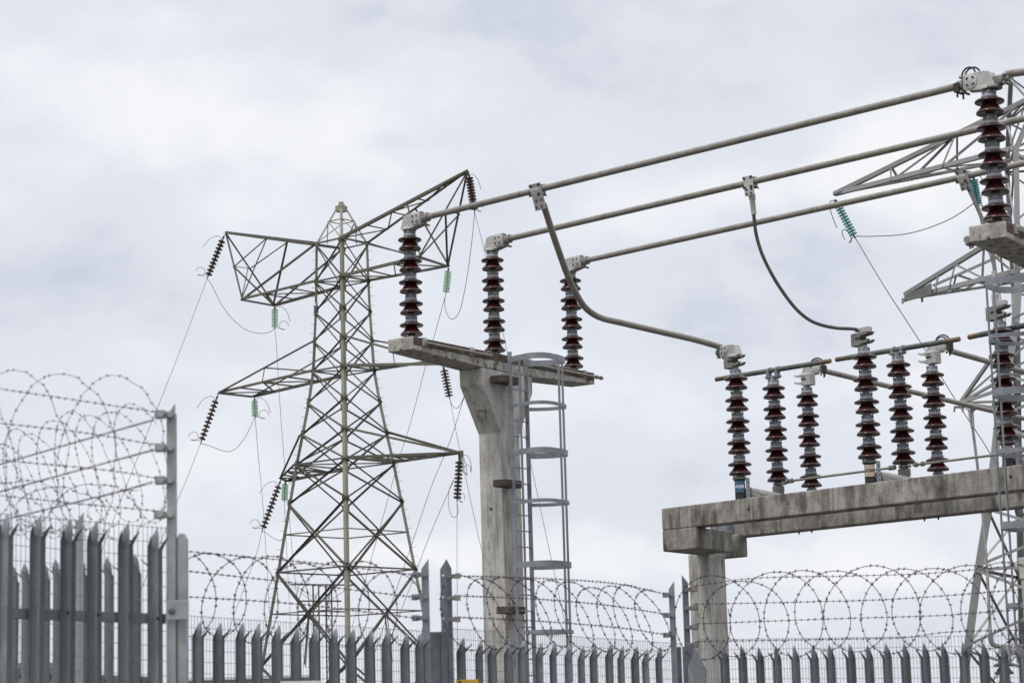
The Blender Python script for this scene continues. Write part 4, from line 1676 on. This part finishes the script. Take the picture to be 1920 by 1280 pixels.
# ================================================================== FAR: gantry mast and shed
Ym = 175.0
mast = thing('lattice_gantry', 'small distant lattice gantry between the pylon legs above the fence', 'gantry', (at(605, 1300, Ym)[0], Ym, 0))
for xm in (592, 616):
    b = MB()
    x0 = at(xm, 1150, Ym)[0]
    ztop = at(xm, 1096, Ym)[2]
    hw = .22
    for sx in (-1, 1):
        for sy in (-1, 1):
            b.angle((x0 + sx * hw, Ym + sy * hw, 0), (x0 + sx * hw, Ym + sy * hw, ztop), .09, .012, Z)
    z = 0
    while z < ztop - .8:
        for sy in (-1, 1):
            b.bar((x0 - hw, Ym + sy * hw, z), (x0 + hw, Ym + sy * hw, z + .8), .05, .02)
            b.bar((x0 + hw, Ym + sy * hw, z), (x0 - hw, Ym + sy * hw, z + .8), .05, .02)
        z += .8
    b.build('mast', TOWER, mast)
b = MB()
for (xa, ya, xb, yb) in ((545, 1096, 662, 1097), (559, 1127, 640, 1127), (560, 1146, 650, 1147)):
    p, q = at(xa, ya, Ym), at(xb, yb, Ym)
    for s in (-.3, .3):
        b.angle(p + [0, s, 0], q + [0, s, 0], .1, .012, Z)
    n_ = 8
    for i in range(n_):
        b.bar(pt(p, q, i / n_) + [0, -.3, 0], pt(p, q, (i + 1) / n_) + [0, .3, 0], .05, .02)
for (xa, ya, xb, yb) in ((530, 1083, 592, 1122), (660, 1097, 612, 1130), (535, 1090, 592, 1130), (560, 1096, 556, 1122)):
    b.bar(at(xa, ya, Ym), at(xb, yb, Ym), .07, .03)
b.build('beam', TOWER, mast)

shed = thing('industrial_shed', 'low grey flat roofed shed far behind the palisade at the lower left', 'shed', (at(440, 1290, 210)[0], 210, 0))
xs0, xs1 = at(338, 1270, 210)[0], at(575, 1270, 210)[0]
zs_ = at(440, 1268, 210)[2]
b = MB()
b.hexa((xs0, 210, 0), (xs1 - xs0, 0, 0), (0, 9, 0), (0, 0, zs_ - .25))
b.build('wall', SHED, shed)
b = MB()
b.hexa((xs0 - .2, 209.8, zs_ - .248), (xs1 - xs0 + .4, 0, 0), (0, 9.4, 0), (0, 0, .25))
b.build('roof', ROOFW, shed)
b = MB()
x = xs0 + .8
while x < xs1 - 1:
    b.hexa((x, 209.95, 1.5), (.8, 0, 0), (0, .04, 0), (0, 0, 1.6))
    x += 2.2
b.build('window', DARK, shed)
# boxy plant behind the left corner
b = MB()
p0 = at(-25, 1244, 60)
b.hexa((p0[0], 60, 0), (1.6, 0, 0), (0, 2, 0), (0, 0, p0[2] - .15))
b.hexa((p0[0] - .05, 59.95, p0[2] - .148), (1.7, 0, 0), (0, 2.1, 0), (0, 0, .15))
b.hexa((p0[0] + 1.66, 60.2, 0), (.9, 0, 0), (0, 1.6, 0), (0, 0, p0[2] - .9))
tag(b.build('transformer_kiosk', SHED), 'grey kiosk glimpsed through the near palisade at the lower left', 'kiosk')


# ================================================================== FENCES
def pale_mesh(b, base, u, f, H, w=.068, side=1, jitter=0.0):
    """corrugated W pale with a split, curled triple point. u along the fence, f towards the outside"""
    base = np.array(base, float)
    us = np.linspace(-1, 1, 13)
    dep = .017 * np.cos(us * math.pi * 1.0) + .010 * np.cos(us * math.pi * 2)
    th = .003
    hs = H - .105
    rows = []
    for z in (0.02, H * .5, hs):
        rows.append([base + u * (x * w / 2) + f * d_ + Z * z for x, d_ in zip(us, dep)])
    vs = [p for r in rows for p in r]
    n = 13
    fs = []
    for i in range(2):
        for j in range(n - 1):
            a = i * n + j
            fs.append((a, a + 1, a + 1 + n, a + n))
    # side prongs curl outwards and forwards, middle prong stands up
    def prong(j0, j1, pts_c, lean):
        nonlocal vs, fs
        prev = [2 * n + j for j in range(j0, j1 + 1)]
        k = j1 - j0 + 1
        cx0 = sum(us[j0:j1 + 1]) / k
        for (dz, shrink, fo, uo) in pts_c:
            row = []
            for j in range(j0, j1 + 1):
                xx = cx0 + (us[j] - cx0) * shrink + uo
                p = base + u * (xx * w / 2) + f * (dep[j] * shrink + fo) + Z * (hs + dz)
                row.append(len(vs))
                vs.append(p)
            for q in range(k - 1):
                fs.append((prev[q], prev[q + 1], row[q + 1], row[q]))
            prev = row
    prong(3, 9, [(.040, 1.08, .004, 0), (.068, .92, .006, .05), (.092, .5, .010, .10), (.112, .04, .016, .12)], 0)
    prong(0, 3, [(.018, .9, .014, -.10), (.04, .6, .034, -.22), (.055, .35, .050, -.36), (.066, .05, .056, -.42)], 0)
    prong(9, 12, [(.018, .9, .014, .10), (.04, .6, .034, .22), (.055, .35, .050, .36), (.066, .05, .056, .42)], 0)
    b.add(vs, fs)


def solidify(o, t=.003):
    m_ = o.modifiers.new('thickness', 'SOLIDIFY')
    m_.thickness = t
    return o


def fence(label, pa, Ya, pb, Yb, npal, ext0=0, ext1=0, rail_z=(.35, 1.62), m=PALE, w=.068, group='palisade fence panels'):
    A_, B_ = at(*pa, Ya), at(*pb, Yb)
    H0, H1 = A_[2], B_[2]
    A_[2] = B_[2] = 0
    u = nrm(B_ - A_)
    f = np.array([u[1], -u[0], 0.0])
    if f[1] > 0:
        f = -f
    root = thing('palisade_fence', label, 'fence', (A_ + B_) / 2, group)
    for i in range(npal):
        t = i / (npal - 1)
        p = A_ + (B_ - A_) * t + u * rng.normal(0, .003)
        H = H0 + (H1 - H0) * t + rng.normal(0, .006)
        b = MB()
        tw = rng.normal(0, .07)
        lean = u * rng.normal(0, .0022) + f * rng.normal(0, .004)
        uu = nrm(u * math.cos(tw) + f * math.sin(tw))
        pale_mesh(b, p, uu, f, H, w)
        b.v = [v + np.outer(v[:, 2], lean) for v in b.v]
        o = b.build('pale', m, root, smooth=60)
        solidify(o)
        b = None
    for rz in rail_z:
        b = MB()
        b.legangle(A_ - u * (.06 + ext0) - f * .018 + Z * (rz), B_ + u * (.06 + ext1) - f * .018 + Z * (rz + (H1 - H0)), -f, Z, .05, .006)
        b.cur = 1
        for i in range(npal):
            t = i / (npal - 1)
            p = A_ + (B_ - A_) * t + f * .018
            b.lathe([(.011, 0), (.009, .006), (.004, .009)], p + Z * (rz + .025 + (H1 - H0) * t), f, 8)
        b.build('rail', [DPOST if rz > 2 else POST, DARK], root)
    return root, A_, B_, u, f


FL = fence('near palisade at the lower left, its pales largest and out of focus', (10, 962), 10.9, (293, 988), 11.33, 6, ext0=.6, rail_z=(.4, 2.28), w=.082)
# further pales of the near fence towards the left, out of frame edge
FR_ = fence('palisade returning away behind the near left fence', (6, 1062), 14.3, (282, 1035), 11.9, 13, rail_z=(.4, 2.05), w=.08)
FM = fence('middle left palisade in front of the lattice pylon', (374, 1165), 15.0, (790, 1187), 16.4, 13, ext0=.1, ext1=.05, w=.094)
FC = fence('middle palisade in front of the concrete column and ladder', (868, 1198), 17.0, (1237, 1214), 19.0, 15, w=.098)
FX = fence('right palisade below the large razor wire loops', (1357, 1213), 17.5, (1918, 1204), 16.2, 17, ext1=.5, w=.075)


def post(label_root, x0, x1, ytop, Y, m, cut, br, thick=.05, name='post', ybot=None, L=False):
    """flat/angle post with a cut top and wire brackets; br = list of (y, dir, length px)"""
    s = Y / F_PX
    p0, p1 = at(x0, ytop, Y), at(x1, ytop, Y)
    zt_ = max(p0[2], p1[2])
    wv_ = (p1 - p0) * [1, 1, 0]
    wl = np.linalg.norm(wv_)
    ex = nrm(wv_)
    o = np.array([p0[0], p0[1], 0])
    # keep the post plumb under its upper part
    b = MB()
    if cut == 'r':
        poly = [(0, 0), (wl, 0), (wl, zt_), (0, zt_ - wl * 1.35)]
    elif cut == 'l':
        poly = [(0, 0), (wl, 0), (wl, zt_ - wl * 1.35), (0, zt_)]
    else:
        poly = [(0, 0), (wl, 0), (wl, zt_ - wl * .8), (wl / 2, zt_), (0, zt_ - wl * .8)]
    b.prism(poly, o, ex, Z, np.array([-ex[1], ex[0], 0]) * .008)
    if L:
        e_ = o + ex * (wl if cut == 'r' else 0)
        b.hexa(e_ + np.array([0, .004, 0]), ex * -.008, np.array([0, thick, 0]), Z * (zt_ - .05))
    po = b.build(name, m, label_root)
    for (y, dr, ln) in br:
        zb_ = at(x0, y, Y)[2]
        c = o + ex * wl / 2 + Z * zb_
        b = MB()
        fr = np.array([ex[1], -ex[0], 0])
        st_, en = c + fr * .012 - ex * dr * wl * .2, c + fr * .012 + ex * dr * (wl / 2 + ln * s)
        b.bar(st_, en, .006, .034)
        b.bar(en - ex * dr * .05 + fr * .018, en + fr * .018, .035, .042)
        b.lathe([(.016, 0), (.016, .014)], c + fr * .016, fr, 6)
        b.lathe([(.019, 0), (.019, .02)], en + fr * .03 - ex * dr * .03, fr, 6)
        b.build('wire_bracket', CASTD if m is DPOST else m, po)
    return po


# posts belong to the fence panel they end
rootL = FL[0]
post(rootL, 312.5, 328.5, 757, 11.36, POST, 'r', [(778, -1, 20), (840, -1, 20), (901, -1, 20), (965, -1, 22)], L=True)
b = MB()
w0 = at(330, 1000, 11.4)
w1 = at(349.5, 1000, 11.4)
ws = w1[0] - w0[0]
zt_ = w0[2]
b.prism([(0, 0), (ws, 0), (ws, zt_ - .03), (ws * .72, zt_), (ws * .28, zt_), (0, zt_ - .03)], (w0[0] + .006, 11.4, 0), np.array([1.0, 0, 0]), Z, np.array([0, .06, 0]))
b.build('stub_post', POST, rootL, bevel=.006)
b = MB()
q0_, q1_ = at(312, 1162, 11.30), at(353, 1124, 11.30)
b.hexa((q0_[0], 11.30, q0_[2]), (q1_[0] - q0_[0], 0, 0), (0, .02, 0), (0, 0, q1_[2] - q0_[2]))
fp = b.build('fish_plate', POST, rootL, bevel=.003)
b = MB()
b.lathe([(.018, 0), (.018, .006), (.010, .014)], at(322, 1144, 11.30), np.array([0, -1.0, 0]), 10)
b.build('bolt', DPOST, fp)
rootM, rootC, rootX = FM[0], FC[0], FX[0]
post(rootM, 789.5, 803.5, 1047, 16.45, GALV, 'r', [(1077, -1, 17), (1119, -1, 19), (1158, -1, 19)])
b = MB()
for x0, x1, yt, Y in ((801, 826, 1184, 16.62), ):
    p, q = at(x0, yt, Y), at(x1, yt, Y)
    b.hexa((p[0], Y, 0), (q[0] - p[0], 0, 0), (0, .09, 0), (0, 0, p[2]))
b.build('stanchion', DPOST, rootM, bevel=.004)
# angle post with its heel towards the viewer
p_c, p_l, p_r = at(837, 1047, 16.7), at(825, 1067, 16.78), at(846.5, 1065, 16.76)
b = MB()
for e_, zz in ((p_l, p_l[2]), (p_r, p_r[2])):
    vs = [(p_c[0], p_c[1], 0), (e_[0], e_[1], 0), (e_[0], e_[1], zz), (p_c[0], p_c[1], p_c[2])]
    vs = [np.array(v) for v in vs]
    off = np.array([0, .008, 0])
    b.add(vs + [v + off for v in vs], [(0, 1, 2, 3), (7, 6, 5, 4), (0, 4, 5, 1), (1, 5, 6, 2), (2, 6, 7, 3), (3, 7, 4, 0)])
po = b.build('angle_post', DPOST, rootC)
b = MB()
for y in (1078, 1119, 1159):
    q = at(831, y, 16.72)
    b.mark()
    b.lathe([(.008, 0), (.008, .006)], q - [0, .002, 0], np.array([0, -1.0, 0]), 8)
b.build_each('bolt_hole', WHITE, po)
for y in (1080, 1121, 1161):
    c = at(842, y, 16.70)
    b = MB()
    ex = np.array([1.0, 0, 0])
    b.bar(c, c + ex * .065, .006, .032)
    b.bar(c + ex * .045 + [0, -.02, 0], c + ex * .085 + [0, -.02, 0], .035, .04)
    b.lathe([(.015, 0), (.015, .014)], c + [0, -.004, 0], np.array([0, -1.0, 0]), 6)
    b.build('wire_bracket', CASTD, po)
b = MB()
p, q = at(826, 1183, 16.62), at(838, 1183, 16.62)
b.hexa((p[0], 16.60, 0), (q[0] - p[0], 0, 0), (0, .05, 0), (0, 0, p[2]))
b.build('stanchion', DPOST, rootC, bevel=.004)
post(rootC, 1253, 1264, 1089, 19.05, GALV, 'r', [(1115, -1, 12), (1153, -1, 12), (1190, -1, 14)])
b = MB()
p, q = at(1265, 1212, 19.1), at(1277, 1212, 19.1)
b.hexa((p[0], 19.12, 0), (q[0] - p[0], 0, 0), (0, .09, 0), (0, 0, p[2]))
b.build('stanchion', DPOST, rootC)
post(rootX, 1278, 1289.5, 1077, 17.75, DPOST, 'l', [(1105, 1, 16), (1140, 1, 16), (1176, 1, 15), (1209, 1, 15)])
b = MB()
p, q = at(1278.5, 1212, 17.7), at(1300, 1212, 17.7)
b.hexa((p[0], 17.64, 0), (q[0] - p[0], 0, 0), (0, .04, 0), (0, 0, p[2]))
b.build('stanchion', DPOST, rootX)
p, q, tp = at(1290, 1251, 17.55), at(1325, 1255, 17.55), at(1304, 1211, 17.55)
ws = q[0] - p[0]
b = MB()
b.prism([(0, 0), (ws, 0), (ws, q[2]), (ws * .78, tp[2] - .12), (tp[0] - p[0], tp[2]), (0, p[2])], (p[0], 17.55, 0), np.array([1.0, 0, 0]), Z, np.array([0, .012, 0]))
b.build('end_pale', PALE, rootX)
# split top post of the returning fence
post(FR_[0], 141, 157, 960, 12.7, POST, 'r', [])


# weld mesh panels behind the palisades
def mesh_panel(label, pa, Ya, pb, Yb, dv=.0254, dh=.0762, zlow=1.2):
    A_, B_ = at(*pa, Ya), at(*pb, Yb)
    Lh = np.linalg.norm((B_ - A_)[:2])
    u = nrm((B_ - A_) * [1, 1, 0])
    b = MB()
    n = int(Lh / dv)
    for i in range(n + 1):
        t = i / n
        top = A_ + (B_ - A_) * t
        jx = u * rng.normal(0, .0015)
        b.tube([top * [1, 1, 0] + Z * zlow + jx, top + Z * .008 + jx], .0016, 4)
    k = 0
    while True:
        if A_[2] - k * dh < zlow:
            break
        b.tube([A_ - Z * k * dh, B_ - Z * k * dh], .0017, 4)
        k += 1
    ob = b.build('mesh_fence', MESHM)
    return tag(ob, label, 'mesh fence', 'weld mesh panels behind the palisade')


mesh_panel('fine weld mesh behind the near left palisade', (-8, 962), 11.25, (312, 990), 11.7)
mesh_panel('fine weld mesh behind the middle left palisade', (353, 1154), 15.3, (800, 1183), 16.8)
mesh_panel('fine weld mesh behind the middle palisade by the ladder', (846, 1178), 17.2, (1277, 1206), 19.5)
mesh_panel('fine weld mesh behind the right palisade', (1310, 1199), 17.8, (1935, 1190), 16.5)


# ---------------------------------------------------------------- barbed wire and razor coils
def barb_cluster(b, p, d, s):
    d_, u, v = basis(d)
    a = rng.uniform(0, math.pi)
    c1_, c2_ = u * math.cos(a) + v * math.sin(a), -u * math.sin(a) + v * math.cos(a)
    b.lathe([(s * .34, -s * .55), (s * .38, s * .55)], p, d_, 5)
    for cc in (c1_, c2_):
        b.bar(p - cc * s - d_ * s * .35, p + cc * s + d_ * s * .35, s * .30, s * .30)


def strand(label, pts, Ya, Yb, spacing=.07, r=.0016, s=.013, group='barbed wire strands above the fence'):
    k = len(pts)
    P3 = spline([at(x, y, Ya + (Yb - Ya) * (x - pts[0][0]) / (pts[-1][0] - pts[0][0])) for x, y in pts], 14)
    seg = np.linalg.norm(np.diff(P3, axis=0), axis=1)
    cum = np.concatenate([[0], np.cumsum(seg)])
    # two twisted wires
    m_ = int(cum[-1] / .02)
    tt = np.linspace(0, cum[-1], m_)
    Pc = np.array([[np.interp(t, cum, P3[:, j]) for j in range(3)] for t in tt])
    d = nrm(Pc[-1] - Pc[0])
    _, u, v = basis(d)
    b = MB()
    for ph in (0, math.pi):
        a = tt * 2 * math.pi / .05 + ph
        b.tube(Pc + np.outer(np.cos(a), u) * .0016 + np.outer(np.sin(a), v) * .0016, r, 4)
    t = spacing * .5
    while t < cum[-1]:
        p = np.array([np.interp(t, cum, P3[:, j]) for j in range(3)])
        barb_cluster(b, p, d, s)
        t += spacing * rng.uniform(.92, 1.08)
    return tag(b.build('barbed_wire', BARB), label, 'barbed wire', group)


def coil(label, pa, Ya, pb, Yb, R, period, depth=.04, B=None, phase=0.0, r=.0031, s=.0135, bsp=.075, wob=.022, dphase=0.6, m=None):
    A_, B_ = at(*pa, Ya), at(*pb, Yb)
    d = B_ - A_
    Lh = np.linalg.norm(d)
    u = d / Lh
    f = nrm(np.cross(u, Z))
    B = period if B is None else B
    turns = Lh / period
    n = int(turns * 44)
    th = np.linspace(0, turns * 2 * math.pi, n)
    w1_ = np.cumsum(rng.normal(0, 1, n))
    w1_ = (w1_ - np.linspace(0, w1_[-1], n))
    w1_ = w1_ / max(1e-6, np.abs(w1_).max()) * wob
    jit = 1 + .055 * np.sin(th * .37 + 1.0) + .045 * np.sin(th * .83 + 2) + .03 * np.sin(th * 2.31 + 4)
    xs = period * th / (2 * math.pi) + B * np.sin(th + phase) * jit + w1_
    zs_ = R * np.cos(th + phase) * jit + w1_ * .6
    fs_ = depth * np.cos(th + phase + dphase)
    P3 = A_ + np.outer(xs, u) + np.outer(zs_, Z) + np.outer(fs_, f)
    b = MB()
    b.tube(P3, r, 5)
    seg = np.linalg.norm(np.diff(P3, axis=0), axis=1)
    cum = np.concatenate([[0], np.cumsum(seg)])
    t = bsp * .5
    while t < cum[-1]:
        i = min(int(np.searchsorted(cum, t)), n - 2)
        barb_cluster(b, P3[i], P3[i + 1] - P3[i - 1] if i else P3[1] - P3[0], s)
        t += bsp * rng.uniform(.85, 1.15)
    return tag(b.build('razor_wire_coil', m or RAZOR, smooth=60), label, 'razor wire', 'razor wire coils on the fence')


gs = 'barbed wire strands above the fence'
for lab, pts, ya, yb in [
    ('top barbed strand over the near left fence, nearly level', [(-10, 727), (130, 748), (292, 772)], 10.9, 11.3),
    ('second barbed strand over the near left fence, nearly level', [(-10, 792), (150, 810), (290, 833)], 10.9, 11.3),
    ('third barbed strand over the near left fence, nearly level', [(-10, 861), (200, 881), (292, 896)], 10.9, 11.3),
    ('lowest barbed strand over the near left fence, just above the pales', [(-10, 927), (150, 944), (292, 957)], 10.9, 11.3),
    ('top strand running away left from the corner post, slanting down to the left edge', [(-10, 873), (200, 812), (288, 787)], 13.6, 11.4),
    ('second strand running away left from the corner post, slanting down to the left edge', [(-10, 924), (200, 867), (288, 843)], 13.6, 11.4),
    ('third strand running away left from the corner post, slanting towards the pales', [(-10, 978), (200, 927), (288, 903)], 13.6, 11.4),
    ('top barbed strand over the middle left fence in front of the pylon', [(352, 1033), (600, 1056), (784, 1078)], 14.9, 16.4),
    ('second barbed strand over the middle left fence in front of the pylon', [(352, 1070), (560, 1093), (787, 1120)], 14.9, 16.4),
    ('third barbed strand over the middle left fence in front of the pylon', [(352, 1118), (560, 1132), (787, 1159)], 14.9, 16.4),
    ('top barbed strand in front of the concrete column and ladder', [(850, 1079), (1000, 1083), (1150, 1093), (1252, 1114)], 16.7, 19),
    ('second barbed strand in front of the concrete column and ladder', [(850, 1116), (1000, 1122), (1130, 1133), (1252, 1151)], 16.7, 19),
    ('third barbed strand in front of the concrete column and ladder', [(850, 1156), (1000, 1163), (1150, 1175), (1250, 1189)], 16.7, 19),
    ('top barbed strand among the large right loops', [(1300, 1098), (1420, 1083), (1600, 1079), (1760, 1073), (1935, 1056)], 17.7, 16.2),
    ('second barbed strand across the large right loops', [(1300, 1132), (1540, 1127), (1700, 1121), (1935, 1103)], 17.7, 16.2),
    ('third barbed strand across the large right loops', [(1303, 1169), (1540, 1160), (1740, 1154), (1820, 1149), (1935, 1140)], 17.7, 16.2),
    ('lowest barbed strand across the large right loops, along the mesh top', [(1303, 1202), (1600, 1197), (1700, 1194), (1780, 1184), (1935, 1180)], 17.7, 16.2)]:
    strand(lab, pts, ya, yb, spacing=.055 if ya > 14 else .038, r=.0017 if ya > 14 else .0011, s=.012 if ya > 14 else .0085, group=gs)

coil('large razor wire loops over the near left fence', (-160, 822), 10.85, (268, 852), 11.3, .375, .272, .07, B=.215, wob=.06, phase=2.0, r=.0016, s=.0085, bsp=.055, m=RAZOR_P)
coil('smaller razor wire loops dwindling away behind the near left fence', (-30, 925), 13.8, (280, 866), 11.5, .30, .30, .12, B=.16, wob=.05, phase=1.0, r=.0014, s=.008, bsp=.06, m=RAZOR_P)
coil('loose tangle of razor wire low behind the near left pales', (-40, 955), 11.6, (262, 962), 11.75, .13, .21, .09, B=.20, phase=.4, r=.0017, s=.009, bsp=.06, wob=.09, dphase=1.2, m=RAZOR_P)
coil('razor wire loops over the middle left fence, in front of the pylon', (330, 1112), 14.9, (770, 1140), 16.35, .28, .275, .05, phase=.5)
coil('leaning razor wire loops in front of the concrete column and ladder', (858, 1146), 16.75, (1240, 1163), 19.0, .275, .29, -.11, phase=2.6, dphase=0.0)
coil('large round razor wire loops over the right palisade', (1298, 1156), 17.6, (1950, 1132), 16.1, .31, .262, .02, B=.30, phase=1.4)

# ---------------------------------------------------------------- signs on the fence
p, q = at(855, 1273.5, 16.85), at(897, 1275, 16.85)
root = thing('warning_sign', 'yellow sign, only its top edge in view, on the middle palisade', 'sign', (p[0] + .1, 16.85, p[2] - .28))
b = MB()
b.hexa((p[0], 16.85, p[2] - .28), (q[0] - p[0], .03, 0), (0, .004, 0), (0, 0, .28))
b.build('panel', SIGNY, root)
b = MB()
for dx in (.018, .04, .055):
    b.hexa((p[0] + dx, 16.848, p[2] - .035), (.008, .001, 0), (.004, 0, -.03), (0, -.002, .0))
b.hexa((p[0] + .012, 16.847, p[2] - .022), (.028, .001, 0), (0, .002, 0), (0, 0, .012))
b.build('print', BLACK, root)
p, q = at(526, 1276.5, 15.3), at(600, 1277.5, 15.3)
b = MB()
b.hexa((p[0], 15.30, p[2] - .2), (q[0] - p[0], .12, 0), (0, .004, 0), (0, 0, .2))
tag(b.build('sign_board', SIGNW), 'white sign board, only its top edge in view, before the pylon', 'sign')
